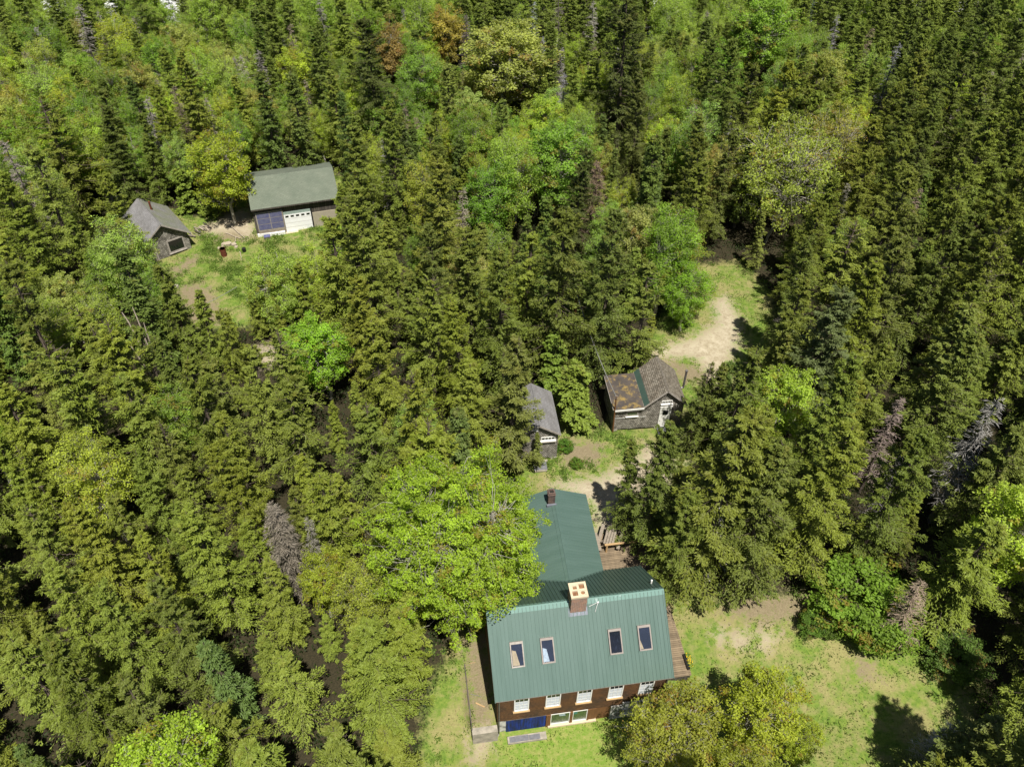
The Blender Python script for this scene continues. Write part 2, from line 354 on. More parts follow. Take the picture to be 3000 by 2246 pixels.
def dead_conifer(seed, h=10., Rr=1.5, brownish=False, nb=7):
    r = np.random.default_rng(seed); B = int(h*nb*2.2)
    bz = r.uniform(.18, .98, B)*h; az = r.uniform(0, 6.28, B); t = bz/h
    L = Rr*(1-t)**.7*r.uniform(.4, 1.15, B)+.15; dirh = np.stack([np.cos(az), np.sin(az), 0*az], 1)
    def pos(s, k=slice(None)): return np.stack([0*az, 0*az, bz], 1)[k]+dirh[k]*(L[k]*s)[:, None]+np.stack([0*az, 0*az, L*(.25*s-.35*s*s)], 1)[k]
    b1 = tubes(pos(np.zeros(B)), pos(np.ones(B)*.5), .03, .018); b2 = tubes(pos(np.ones(B)*.5), pos(np.ones(B)), .018, .005)
    C, U, N, T = [], [], [], []
    side = np.stack([-np.sin(az), np.cos(az), 0*az], 1)
    for k in range(24 if brownish else 7):
        s = r.uniform(.15, 1, B); P = pos(s); sg = r.choice([-1, 1], B)
        td = norm(dirh+side*(sg*r.uniform(.4, 1.3, B))[:, None]+np.stack([0*az, 0*az, r.uniform(-.7, .25, B)], 1)); tl = (L*.3*(1-s)+.18)*r.uniform(.6, 1.4, B)
        C.append(P+td*(tl*.5)[:, None]); U.append(td*tl[:, None]); N.append(r.normal(size=(B, 3))); T.append(r.uniform(.3, 1, B))
    C = np.concatenate(C); U = np.concatenate(U); N = np.concatenate(N); T = np.concatenate(T)
    V = cards(C, U, N, np.linalg.norm(U, axis=1)*.55, r.uniform(.010, .022 if brownish else .018, len(C)))
    tr = tubes([(0, 0, -.4), (0, 0, h*.5)], [(0, 0, h*.5), (0, 0, h)], [.013*h, .008*h], [.008*h, .02], 7)
    return V, T, T*0, cat_t(b1, b2), tr
def broadleaf(seed, h=10., Rr=3., base=.28, nclus=120, per=70, leaf=.11, crad=.5, zr=None, hollow=.45, multi=1, lean=.0, branch_r=.035, flat=0.6, gap=.3, rough=1.):
    """crown: leaf clusters spread through an ellipsoid, each at the end of its own limb"""
    r = np.random.default_rng(seed); zr = zr or h*(1-base)/2; cz = h-zr
    d = norm(r.normal(size=(nclus*3, 3))); rad = (hollow+(1-hollow)*r.random(nclus*3)**.6)
    lump = 1+.22*pnoise(d, 1.7, seed)+.13*rough*pnoise(d, 4.5, seed+1)
    P = d*(rad*lump)[:, None]*[Rr, Rr, zr]; P[:, 2] += cz
    keep = (pnoise(P, 1.1/max(Rr, 1)*2.2, seed+2) > -.9+gap) & (P[:, 2] > h*base*.8)
    P = P[keep][:nclus]; n = len(P)
    off = r.normal(size=(n, per, 3))*np.array([1, 1, flat]); off = off/np.maximum(np.linalg.norm(off, axis=2, keepdims=True), .01)*(r.random((n, per, 1))**.45)*crad*r.uniform(.6, 1.35, (n, 1, 1))
    C = (P[:, None]+off).reshape(-1, 3); out = norm(np.repeat(P-[0, 0, cz], per, 0)/[Rr, Rr, zr])
    N = out*.6+np.array([0, 0, .8])+norm(off.reshape(-1, 3))*.5+r.normal(0, .5, C.shape)
    U = r.normal(size=C.shape); sc = r.uniform(.6, 1.25, len(C)); T = np.clip(.5+.18*np.repeat(r.normal(size=n), per)+r.normal(0, .14, len(C)), 0, 1)
    V = cards(C, U, N, leaf*sc, leaf*.62*sc)
    tipm = np.clip(np.repeat(r.random(n) < .12, per)*.7*r.random(len(C)), 0, 1)
    # limbs: trunk(s) -> fork nodes -> clusters
    stems = []; nodes = []
    for k in range(multi):
        a = 2*pi*k/max(multi, 1)+r.uniform(0, 1); sp = (.22*Rr if multi > 1 else .05*Rr)
        top = np.array([cos(a)*sp*2+lean*Rr, sin(a)*sp*2, h*.7]); q = np.array([cos(a)*.1*(multi > 1), sin(a)*.1*(multi > 1), -.4])
        for j in range(6):
            tt = (j+1)/6; nx = q*0+np.array([cos(a)*.1, sin(a)*.1, 0])*(1-tt)*(multi > 1)+top*np.array([tt, tt, tt])+r.normal(0, .06*Rr, 3)*(j < 5)*[1, 1, .2]
            rr = .016*h/(multi**.5); stems.append((q, nx, rr*(1-.15*j)+.01, rr*(1-.15*(j+1))+.01)); q = nx
            if j >= 1: nodes.append(nx)
    nodes = np.array(nodes); S = tubes([s[0] for s in stems], [s[1] for s in stems], [s[2] for s in stems], [s[3] for s in stems], 6)
    dist = np.linalg.norm((P[:, None]-nodes[None])*[1, 1, .8]+np.array([0, 0, -.6]), axis=2)+np.where(nodes[None, :, 2] > P[:, None, 2], 2.5, 0)
    nn = nodes[dist.argmin(1)]; midp = nn*.5+P*.5+r.normal(0, .12*Rr*.5, P.shape)+[0, 0, .06*Rr]
    br = cat_t(tubes(nn, midp, branch_r, branch_r*.6, 4), tubes(midp, P, branch_r*.6, branch_r*.25, 3))
    tw = P[:, None]+norm(off[:, :5])*crad*.9; tw2 = tubes(np.repeat(P, 5, 0), tw.reshape(-1, 3), branch_r*.25, .004, 3)
    return V, T, tipm, cat_t(br, tw2), S
KINDS = {}
def add_kind(key, data, cm, bm, tm=None):
    V, T, tip, br, tr = data
    KINDS[key] = (quad_mesh(key+'_crown', V, [cm, bm], {'tint': T, 'tip': tip}, br), quad_mesh(key+'_trunk', np.zeros((0, 4, 3)), [bm, tm or bm], None, tr))
SPP = [(12, 3.0, .58, .8, .5), (12.5, 3.4, .66, .72, .7), (13, 2.7, .5, .9, .45), (12, 3.3, .72, .66, .9), (13.5, 3.0, .6, 1., .55), (12, 2.6, .62, .6, 1.0), (11, 3.6, .7, .85, .75), (14, 3.1, .55, .76, .6)]
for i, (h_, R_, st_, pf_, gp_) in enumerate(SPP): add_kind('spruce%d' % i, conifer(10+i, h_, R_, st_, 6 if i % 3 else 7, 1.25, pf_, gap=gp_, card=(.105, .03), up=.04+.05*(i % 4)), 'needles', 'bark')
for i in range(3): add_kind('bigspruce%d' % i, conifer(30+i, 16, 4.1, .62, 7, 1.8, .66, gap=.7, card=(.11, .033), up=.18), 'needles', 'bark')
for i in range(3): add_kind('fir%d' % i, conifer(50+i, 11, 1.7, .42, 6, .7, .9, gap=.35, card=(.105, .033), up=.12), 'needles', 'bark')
add_kind('youngfir', conifer(61, 7.5, 2.2, .4, 7, 1.1, .75, gap=.25, card=(.14, .055), up=.05), 'needles', 'bark')
for i in range(2): add_kind('dead%d' % i, dead_conifer(70+i, 10, 1.5), 'dead_twigs', 'dead_twigs')
add_kind('brown', dead_conifer(75, 10, 1.9, True, 12), 'dead_twigs', 'dead_twigs')
for i in range(3): add_kind('birch%d' % i, broadleaf(80+i, 10, 2.3, .2, 260, 75, .065, .45, hollow=.3, multi=1+i % 2, flat=.9, branch_r=.02, gap=.1), 'leaves', 'pale_bark')
for i in range(2): add_kind('aspen%d' % i, broadleaf(90+i, 11, 2.7, .25, 240, 75, .09, .48, hollow=.35, branch_r=.025, gap=.15), 'leaves', 'pale_bark')
add_kind('maple', broadleaf(95, 15, 5.0, .14, 1700, 100, .07, .40, zr=6.9, hollow=.3, multi=4, branch_r=.028, gap=-.05, rough=1.7), 'leaves', 'pale_bark')
add_kind('sparse', broadleaf(97, 11, 4.4, .25, 330, 34, .1, .5, hollow=.25, multi=3, branch_r=.028), 'leaves', 'pale_bark')
add_kind('bush', broadleaf(98, 3.2, 1.7, .05, 150, 80, .07, .36, hollow=.35, multi=3, branch_r=.02), 'leaves', 'bark')
add_kind('clump', broadleaf(99, 9, 3.7, .15, 700, 100, .07, .48, hollow=.3, multi=4, branch_r=.035, flat=.8), 'leaves', 'pale_bark')

BASE = dict(spruce=(.15, .19, .022), bigspruce=(.135, .17, .02), fir=(.085, .125, .02), youngfir=(.09, .15, .025), dead=(.22, .2, .175), brown=(.19, .14, .105),
            birch=(.2, .33, .04), aspen=(.25, .38, .04), maple=(.28, .39, .03), sparse=(.2, .21, .045), bush=(.12, .23, .025), clump=(.17, .27, .045))
NAME = dict(spruce='spruce_tree', bigspruce='spruce_tree', fir='fir_tree', youngfir='fir_tree', dead='dead_spruce', brown='dead_spruce', birch='birch_tree', aspen='aspen_tree',
            maple='maple_tree', sparse='broadleaf_tree', bush='green_bush', clump='birch_clump')
HN = {k: float(max(v.co.z for v in KINDS[k][0].vertices)) for k in KINDS}
def kindof(key): return key.rstrip('0123456789')
def tree(key, x, y, z, h, label, col=None, wide=1., rot=None, group=None, jit=True):
    k = kindof(key); sc = h/HN[key]; rot = random.uniform(0, 6.28) if rot is None else rot
    e = empty(NAME[k], (x, y, z), rot, label, 'bush' if k == 'bush' else 'tree', group); e.scale = (sc*wide, sc*wide, sc); e.rotation_euler = (random.gauss(0, .035), random.gauss(0, .035), rot) if k not in ('maple', 'bush', 'clump') else (0, 0, rot)
    c = col or BASE[k]
    if jit: f = random.uniform(.85, 1.15); c = (c[0]*f*random.uniform(.9, 1.12), c[1]*f, c[2]*f*random.uniform(.8, 1.2))
    if k in ('spruce', 'bigspruce'): c = (c[0], max(min(c[1], c[0]*1.28), c[0]*1.17), c[2])
    for nm, me in (('crown', KINDS[key][0]), ('trunk', KINDS[key][1])):
        o = bpy.data.objects.new(nm, me); link(o, e); o.color = (c[0], c[1], c[2], 1)
    return e

# ------------------------------------------------------------------ ground
def axis(a, b, fa, fb, fine, coarse):
    return np.unique(np.concatenate([np.arange(a, fa, coarse), np.arange(fa, fb, fine), np.arange(fb, b+coarse, coarse)]).round(3))
gx = axis(-190, 190, -46, 36, .26, 3.); gy = axis(-30, 420, 13, 86, .26, 3.)
X, Y = np.meshgrid(gx, gy); Z = ground(X, Y)
nx, ny = len(gx), len(gy); idx = np.arange(nx*ny).reshape(ny, nx)
F = np.stack([idx[:-1, :-1], idx[:-1, 1:], idx[1:, 1:], idx[1:, :-1]], -1).reshape(-1, 4)
me = bpy.data.meshes.new('ground'); me.vertices.add(nx*ny); me.vertices.foreach_set('co', np.stack([X, Y, Z], -1).astype(np.float32).ravel())
me.loops.add(F.size); me.loops.foreach_set('vertex_index', F.astype(np.int32).ravel()); me.polygons.add(len(F)); me.polygons.foreach_set('loop_start', (np.arange(len(F))*4).astype(np.int32))
def sdmax(polys, x, y): return np.max([sdpoly(x, y, p) for p in polys], axis=0)
for nm, polys in (('lawn', LAWN), ('path', PATH), ('soil', SOIL)):
    a = me.attributes.new(nm, 'FLOAT', 'POINT'); a.data.foreach_set('value', np.clip(sdmax(polys, X.ravel(), Y.ravel()), -8, 8).astype(np.float32))
lx, ly = loc2(X, Y); fr = (sst(-1.5, 1, lx)*(1-sst(11, 16, lx)))*(1-sst(.3, 1.2, ly))
a = me.attributes.new('lush', 'FLOAT', 'POINT'); a.data.foreach_set('value', fr.ravel().astype(np.float32))
me.update(calc_edges=True)
mt, nt, out = new_mat('forest clearing ground')
pos = nd(nt, 'NewGeometry').outputs['Position']
def att(n): return nd(nt, 'Attribute', attribute_name=n).outputs['Fac']
n1 = noise(nt, pos, .45, 6, .65); n2 = noise(nt, pos, 1.7, 5, .65); n3 = noise(nt, pos, 9, 4, .7); n4 = noise(nt, mapv(nt, pos, (1, 1, 1)), 3.2, 5, .75)
def add(a, b, op='ADD'):
    n = nd(nt, 'Math', operation=op)
    for i, v in enumerate((a, b)):
        if isinstance(v, bpy.types.NodeSocket): nt.links.new(v, n.inputs[i])
        else: n.inputs[i].default_value = v
    return n.outputs[0]
def edge(sd, w, amp):
    t = add(add(sd, add(add(n2, .5, 'SUBTRACT'), amp, 'MULTIPLY')), add(add(n3, .5, 'SUBTRACT'), amp*.7, 'MULTIPLY'))
    return nd(nt, 'MapRange', {0: t, 1: -w, 2: w}).outputs[0]
grass = mixc(nt, ramp(nt, n4, [(.38, 0), (.62, 1)]), (.085, .15, .022), (.165, .215, .04))
dry = mixc(nt, ramp(nt, n3, [(.35, 0), (.65, 1)]), (.26, .25, .095), (.2, .175, .075))
g0 = mixc(nt, ramp(nt, add(add(n1, .62, 'MULTIPLY'), add(n2, .38, 'MULTIPLY')), [(.45, 0), (.575, 1)]), grass, dry)
g0 = mixc(nt, att('lush'), g0, mixc(nt, ramp(nt, n4, [(.4, 0), (.72, 1)]), (.13, .215, .028), (.28, .27, .09)))
soil = mixc(nt, ramp(nt, n3, [(.3, 0), (.7, 1)]), (.15, .12, .07), (.25, .205, .125))
sand = mixc(nt, ramp(nt, add(add(n2, .6, 'MULTIPLY'), add(n3, .4, 'MULTIPLY')), [(.4, 0), (.6, 1)]), (.44, .385, .28), (.27, .225, .145))
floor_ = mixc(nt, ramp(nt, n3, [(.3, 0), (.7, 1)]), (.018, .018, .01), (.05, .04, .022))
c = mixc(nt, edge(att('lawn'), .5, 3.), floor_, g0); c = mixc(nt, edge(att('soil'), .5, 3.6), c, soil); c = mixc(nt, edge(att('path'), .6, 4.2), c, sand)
p = nd(nt, 'BsdfPrincipled', {'Base Color': c, 'Roughness': .95, 'Specular IOR Level': .1})
bp = nd(nt, 'Bump', {'Strength': .7, 'Distance': .06, 'Height': n3}); nt.links.new(bp.outputs[0], p.inputs['Normal']); nt.links.new(p.outputs[0], out.inputs[0])
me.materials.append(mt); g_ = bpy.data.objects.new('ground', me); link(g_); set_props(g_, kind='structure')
# grass blades on the clearings, low growth along their edges
def sample_lawn(n, lo, hi=99, path_lo=.0, box=(-45, 35, 13.5, 84)):
    x = rng.uniform(box[0], box[1], n); y = rng.uniform(box[2], box[3], n); s = sdmax(LAWN, x, y)
    pth = np.maximum(sdmax(PATH, x, y), sdmax(SOIL, x, y)-.2); k = (s > lo) & (s < hi) & (pth < -path_lo); x, y = x[k], y[k]
    a, b = loc2(x, y); inside = ((a > -.05) & (a < 10.7) & (b > .1) & (b < 7.9)) | ((a > 3) & (a < 8.6) & (b > 7) & (b < 14.3)) | ((a > 8) & (a < 12.8) & (b > 1.4) & (b < 13)) | ((a > .6) & (a < 3.2) & (b > -.6) & (b < .2))
    for O, yw, w, d in BLD: a, b = loc2(x, y, O, yw); inside |= (a > w[0]) & (a < w[1]) & (b > d[0]) & (b < d[1])
    return x[~inside], y[~inside]
BLD = [((-27.126, 73.509), .303, (0, 9), (.3, 8.8)), ((-37.109, 68.028), .682, (.2, 5), (.3, 6)), ((10.597, 46.505), .117, (-2.4, 3.4), (.2, 4)), ((.43, 42.732), .134, (.1, 3.3), (.2, 4.6))]
x, y = sample_lawn(330000, -.3); tuft = pnoise(np.stack([x, y, 0*x], 1), .9, 3); k = tuft+rng.normal(0, .4, len(x)) > -.1; x, y = x[k], y[k]
z = ground(x, y); hgt = rng.uniform(.04, .12, len(x))*(1+.5*(tuft[k] > .5)); Cc = np.stack([x, y, z+hgt*.55], 1)
U = np.stack([rng.normal(0, .5, len(x)), rng.normal(0, .5, len(x)), np.ones(len(x))], 1); V = cards(Cc, U, rng.normal(size=(len(x), 3)), hgt, hgt*.2)
T = np.clip(.45+.3*tuft[k]*0+rng.normal(0, .2, len(x)), 0, 1)
gm = quad_mesh('meadow_grass', V, ['grass'], {'tint': T}); go = bpy.data.objects.new('meadow_grass', gm); link(go); set_props(go, 'short green grass blades growing over the clearings and lawn', 'grass', kind='stuff')
x1, y1 = sample_lawn(5200, -1.6, 1.3, -.2); x2, y2 = sample_lawn(1500, 0, 99, 0, (-34, -16, 60, 76)); x3, y3 = sample_lawn(600, 0, 99, 0, (-1, 14, 36, 46)); x, y = np.concatenate([x1, x2, x3]), np.concatenate([y1, y2, y3])
k = pnoise(np.stack([x, y, 0*x], 1), .7, 8) > .05; x, y = x[k], y[k]; n = len(x); per = 46
off = rng.normal(0, 1, (n, per, 3))*np.array([.2, .2, .13])*rng.uniform(.5, 1.5, (n, 1, 1)); off[..., 2] = np.abs(off[..., 2])
Cc = (np.stack([x, y, ground(x, y)+.03], 1)[:, None]+off).reshape(-1, 3); V = cards(Cc, rng.normal(size=Cc.shape), rng.normal(0, .5, Cc.shape)+[0, 0, 1], rng.uniform(.04, .085, len(Cc)), rng.uniform(.025, .05, len(Cc)))
wm = quad_mesh('weeds', V, ['leaves'], {'tint': np.clip(np.repeat(rng.uniform(.2, .8, n), per)+rng.normal(0, .12, len(Cc)), 0, 1)})
w_ = bpy.data.objects.new('low_weeds', wm); link(w_); w_.color = (.13, .21, .035, 1); set_props(w_, 'low leafy weeds and bramble shoots along the edges of the clearings', 'weeds', kind='stuff')

n = 15000; x = rng.uniform(-95, 80, n); y = rng.uniform(10, 150, n); k = (sdmax(LAWN, x, y) < -.2) & (np.abs(x) < .70*(y*.72+36)+6)
for O, yw, w, d in BLD+[((HX, HY), HYAW, (-2, 13), (-6, 15))]: a_, b_ = loc2(x, y, O, yw); k &= ~((a_ > w[0]-.5) & (a_ < w[1]+.5) & (b_ > d[0]-.5) & (b_ < d[1]+.5))
x, y = x[k], y[k]; n = len(x); per = 34
off = rng.normal(0, 1, (n, per, 3))*np.array([.42, .42, .3])*rng.uniform(.6, 1.5, (n, 1, 1)); off[..., 2] = np.abs(off[..., 2])
Cc = (np.stack([x, y, ground(x, y)+.05], 1)[:, None]+off).reshape(-1, 3); V = cards(Cc, rng.normal(size=Cc.shape), rng.normal(0, .5, Cc.shape)+[0, 0, 1], rng.uniform(.07, .15, len(Cc)), rng.uniform(.04, .08, len(Cc)))
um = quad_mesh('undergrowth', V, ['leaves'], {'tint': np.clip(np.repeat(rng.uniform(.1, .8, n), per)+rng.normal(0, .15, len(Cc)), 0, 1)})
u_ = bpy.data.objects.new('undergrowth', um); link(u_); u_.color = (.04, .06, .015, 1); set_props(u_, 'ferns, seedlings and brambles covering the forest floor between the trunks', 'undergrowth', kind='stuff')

# ------------------------------------------------------------------ buildings
def gable(parent, x0, x1, yf, yb, ry, zb, roofz, mat, name='wall'):
    """walls under a roof whose ridge runs along x"""
    return MB().prism([(x0, yf, zb), (x0, yb, zb), (x0, yb, roofz(yb)), (x0, ry, roofz(ry)), (x0, yf, roofz(yf))], (x1-x0, 0, 0)).build(name, mat, parent)
def window(parent, x0, x1, z0, z1, y, cols, rows, frame='white', sill='tan_wood', light_rows=0, bar=.022, fw=.07, name='window', pane='glass_dark'):
    f = MB(); f.box(x0, x0+fw, y-.05, y+.02, z0, z1).box(x1-fw, x1, y-.05, y+.02, z0, z1).box(x0+fw, x1-fw, y-.05, y+.02, z1-fw, z1).box(x0+fw, x1-fw, y-.05, y+.02, z0, z0+fw)
    w = f.build(name, frame, parent)
    ix0, ix1, iz0, iz1 = x0+fw, x1-fw, z0+fw, z1-fw
    zl = iz0+(iz1-iz0)*light_rows/max(rows, 1)
    MB().box(ix0, ix1, y-.012, y+.01, zl, iz1).build('pane', pane, w)
    if light_rows: MB().box(ix0, ix1, y-.012, y+.01, iz0, zl).build('curtain', 'curtain_white', w)
    if cols > 1 or rows > 1:
        b = MB()
        for i in range(1, cols): xx = ix0+(ix1-ix0)*i/cols; b.box(xx-bar/2, xx+bar/2, y-.035, y-.013, iz0, iz1)
        for i in range(1, rows): zz = iz0+(iz1-iz0)*i/rows; hb = bar*(1.6 if i == rows//2 else 1)/2; b.box(ix0, ix1, y-.04, y-.036, zz-hb, zz+hb)
        b.build('muntins', frame, w)
    if sill: MB().box(x0-.06, x1+.06, y-.14, y+.02, z0-.06, z0).build('sill', sill, w)
    return w
# --- main house
L_, r_, he, hr = 10.624, 3.877, 4.777, 8.119; pit = (hr-he)/r_; sl_ = math.hypot(r_, hr-he)
H = empty('farm_house', (HX, HY, 0), HYAW, 'brown shingled farmhouse with green metal roof, four skylights and a rear wing', 'house')
gable(H, .15, 10.47, .25, 7.5, r_, 1.5, lambda y: he-.1+pit*(r_-abs(y-r_)), 'brown_shingle')
MB().box(.2, 10.42, .32, 7.45, -.6, 1.5).build('foundation', 'old_render', H)
MB().box(10.47, 10.475, .3, 7.4, 1.5, 4.8).build('side_wall_boards', 'brown_shingle', H)
def slope(o, u, v, lu, lv, ribs, mat, name, parent, th=.06, rw=.034, rh=.036, sp=.2286, skip=None):
    m_ = MB().obox(o, u, v, lu, lv, th); un = np.array(u, float)/np.linalg.norm(u); vn = np.array(v, float)/np.linalg.norm(v); nn = np.cross(un, vn)
    if ribs:
        k = int(lu/sp)
        for i in range(k+1): m_.obox(np.array(o)+nn*th+un*min(lu-rw, i*sp+.01), u, v, rw, lv, rh)
    return m_.build(name, mat, parent)
slope((0, 0, he-.06), (1, 0, 0), (0, r_, hr-he), L_, sl_, True, 'metal_roof', 'roof', H)
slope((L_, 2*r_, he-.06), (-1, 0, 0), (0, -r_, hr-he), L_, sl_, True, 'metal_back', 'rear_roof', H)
cp = MB(); cp.obox((-.02, r_-.24, hr-.24*pit+.018), (1, 0, 0), (0, r_, hr-he), L_+.04, .32, .02); cp.obox((L_+.02, r_+.24, hr-.24*pit+.018), (-1, 0, 0), (0, -r_, hr-he), L_+.04, .32, .02); cp.build('ridge_cap', 'metal_cap', H)
for x in (-.03, L_): # rake boards
    MB().obox((x, 0, he-.14), (1, 0, 0), (0, r_, hr-he), .03, sl_, .16).obox((x+.03, 2*r_, he-.14), (-1, 0, 0), (0, -r_, hr-he), .03, sl_, .16).build('rake_trim', 'metal_roof', H)
MB().box(0.02, L_-.02, -.035, 0, he-.1, he-.015).box(.05, L_-.05, 0, .25, he-.12, he-.09).build('eave_trim', 'grey_trim', H)
for x0 in (1.14, 3.04, 4.93, 6.85, 8.74): window(H, x0, x0+.9, 2.66, 4.6, .25, 3, 5, light_rows=3)
for i, x0 in enumerate((1.13, 2.93, 6.97, 8.75)):
    o = np.array((x0, 1.34, he+1.34*pit)); u = (1, 0, 0); v = (0, r_, hr-he); vn = np.array(v)/np.linalg.norm(v); un = np.array(u, float); nn = np.cross(un, vn); w, l = .78, 1.46
    f = MB(); P = lambda a, b, c: o+un*a+vn*b+nn*c
    f.obox(P(0, 0, 0), u, v, .07, l, .18); f.obox(P(w-.07, 0, 0), u, v, .07, l, .18); f.obox(P(.07, 0, 0), u, v, w-.14, .08, .18); f.obox(P(.07, l-.14, 0), u, v, w-.14, .14, .18)
    s_ = f.build('skylight', 'frame_taupe' if i else 'grey_trim', H)
    MB().obox(P(.07, .08, .1), u, v, w-.14, l-.22, .01).build('shaft', 'glass_blue', s_)
    MB().obox(P(.072, .082, .15), u, v, w-.144, l-.224, .012).build('pane', 'glass', s_)
    MB().obox(P(-.06, -.1, .061), u, v, w+.12, .1, .01).build('flashing', 'metal_roof', s_)
    if i < 2:
        mm = MB(); q = [P(.085, .1, .12), P(.5-.06*i, .1, .12), P(.32, .92-.1*i, .12), P(.1, 1.0-.1*i, .12)]; mm.prism([tuple(a) for a in q], tuple(nn*.012)); mm.build('board' if i == 0 else 'curtain', 'board_tan' if i == 0 else 'curtain_white', s_)
    if i == 3:
        mm = MB(); q = [P(.085, .1, .12), P(.25, .1, .12), P(.085, .65, .12)]; mm.prism([tuple(a) for a in q], tuple(nn*.012)); mm.build('curtain', 'board_tan', s_)
# chimneys
def chimney(name, x0, x1, y0, y1, z0, z1, mat, capm, parent):
    st = MB().box(x0, x1, y0, y1, z0, z1).build(name, mat, parent); return st
ch = chimney('chimney', 4.88, 5.82, 3.33, 4.25, 7.1, 9.2, 'brick', 'concrete', H)
cb = MB(); X0, X1, Y0, Y1, Z0, Z1 = 4.84, 5.86, 3.28, 4.30, 9.2, 9.36
for a, b in ((X0, X0+.13), (5.28, 5.42), (X1-.13, X1)): cb.box(a, b, Y0, Y1, Z0, Z1)
for a, b in ((Y0, Y0+.14), (3.74, 3.85), (Y1-.13, Y1)):
    cb.box(X0+.13, 5.28, a, b, Z0, Z1-.002); cb.box(5.42, X1-.13, a, b, Z0, Z1-.002)
cb.box(X0+.13, X0+.22, 3.85, Y1-.13, Z0, Z1-.004).box(X0+.22, 5.28, Y1-.24, Y1-.13, Z0, Z1-.004)
n = 20; cx, cy = 5.575, 3.58
for k in range(n):  # collar that makes the fourth opening round
    a, b = 2*pi*k/n, 2*pi*(k+1)/n
    def sq(t):
        q = max(abs(cos(t)), abs(sin(t))); return (cx+.155*cos(t)/q, cy+.16*sin(t)/q)
    cb.prism([(cx+.12*cos(a), cy+.12*sin(a), Z0), (*sq(a), Z0), (*sq(b), Z0), (cx+.12*cos(b), cy+.12*sin(b), Z0)], (0, 0, Z1-Z0-.006))
cb.build('chimney_cap', 'concrete', ch)
MB().box(X0+.1, X1-.1, Y0+.1, Y1-.1, Z0+.001, Z0+.03).build('flue', 'flue', ch)
MB().obox((4.78, 3.18, he+3.18*pit+.02), (1, 0, 0), (0, r_, hr-he), 1.14, .5, .02).build('flashing', 'lead', ch)
c2 = chimney('chimney', 5.36, 5.84, 12.85, 13.32, 5.2, 6.65, 'dark_brick', 'dark_brick', H)
MB().box(5.33, 5.87, 12.82, 13.35, 6.65, 6.72).box(5.38, 5.46, 12.87, 13.3, 6.72, 6.86).box(5.74, 5.82, 12.87, 13.3, 6.72, 6.86).box(5.46, 5.74, 12.87, 12.95, 6.72, 6.86).box(5.46, 5.74, 13.22, 13.3, 6.72, 6.86).build('chimney_cap', 'dark_brick', c2)
MB().box(5.47, 5.73, 12.96, 13.21, 6.722, 6.74).build('flue', 'interior', c2)
MB().box(5.26, 5.94, 12.72, 12.85, 5.55, 5.80).build('flashing', 'lead', c2)
# rear wing
ER, EY, EH, EE, EW, EL = 5.62, 6.75, 5.75, 4.78, 2.5, 7.45; ea = R(-1.8); ce, se = cos(ea), sin(ea)
def EP(x, y, z): return (ER+ce*x-se*y, EY+se*x+ce*y, z)
eu = (-se, ce, 0); ev = lambda s: (-s*ce*EW, -s*se*EW, EH-EE); es = math.hypot(EW, EH-EE)
MB().prism([EP(-2.25, .5, .6), EP(2.25, .5, .6), EP(2.25, .5, EE+.0), EP(0, .5, EH-.1), EP(-2.25, .5, EE+.0)], tuple(np.array(eu)*(EL-.75))).build('wing_wall', 'brown_shingle', H)
slope(EP(EW, 0, EE-.05), eu, ev(1), EL, es, True, 'metal_roof', 'wing_roof', H, .05, .016, .012)
slope(EP(-EW, EL, EE-.05), tuple(-np.array(eu)), ev(-1), EL, es, True, 'metal_roof', 'wing_roof', H, .05, .016, .012)
k_ = (EH-EE)/EW
MB().obox(EP(.2, 0, EH-.2*k_+.012), eu, ev(1), EL+.02, .215, .02).obox(EP(-.2, EL+.02, EH-.2*k_+.012), tuple(-np.array(eu)), ev(-1), EL+.02, .215, .02).build('wing_ridge_cap', 'metal_roof', H)
# valley flashings between the two roofs
def vz(y): return hr-(y-r_)*pit
for s in (1, -1):
    p0 = np.array((ER, 6.62, vz(6.62)+.03)); p1 = np.array((ER+s*2.5, 7.73, vz(7.73)+.035)); d = p1-p0
    MB().obox(p0-np.array((0, .06, -.04)), d if s > 0 else d, (0, 1, -.55), np.linalg.norm(d), .13, .018 if s > 0 else -.018).build('valley_flashing', 'metal_roof', H)
# openings in the basement front
bd = MB().box(.69, 3.14, .255, .315, -.12, 1.46).build('barn_door', 'blue', H)
MB().box(.6, 3.2, .24, .25, 1.46, 1.5).build('door_rail', 'grey_metal', bd)
for a, b in ((3.17, 3.45), (4.66, 4.83), (5.76, 5.86)): MB().box(a, b, .2, .32, -.1, 1.48).build('post', 'brown_wood', H)
for a, b in ((3.45, 4.66), (4.83, 5.76)):
    f = MB().box(a, a+.05, .24, .31, .08, 1.47).box(b-.05, b, .24, .31, .08, 1.47).box(a+.05, b-.05, .24, .31, 1.41, 1.47).box(a+.05, b-.05, .24, .31, .08, .14).build('shop_window', 'white', H)
    MB().box(a+.05, b-.05, .3, .316, .14, 1.41).build('room', 'shop_glass', f); MB().box(a+.05, b-.05, .25, .254, .14, 1.41).build('pane', 'glass', f)
    MB().prism([(a+.55, .29, 1.05), (a+.95, .29, 1.0), (a+.85, .29, 1.38), (a+.5, .29, 1.38)] if a < 4 else [(a+.06, .29, 1.0), (a+.3, .29, 1.0), (a+.3, .29, 1.38), (a+.06, .29, 1.38)], (0, -.01, 0)).build('paper' if a < 4 else 'cloth', 'curtain_white' if a < 4 else 'teal', f)
    if a < 4: MB().box(a+.08, a+.8, .28, .286, .3, .33).box(a+.76, a+.79, .28, .286, .14, .6).build('rack', 'grey_trim', f)
MB().box(5.86, 6.3, .24, .32, -.1, 1.46).box(6.3, 7.2, .28, .32, -.1, 1.49).build('plank_door', 'brown_wood', H)
MB().box(3.3, 6.35, .1, .32, -.4, .06).build('window_sill', 'concrete', H)
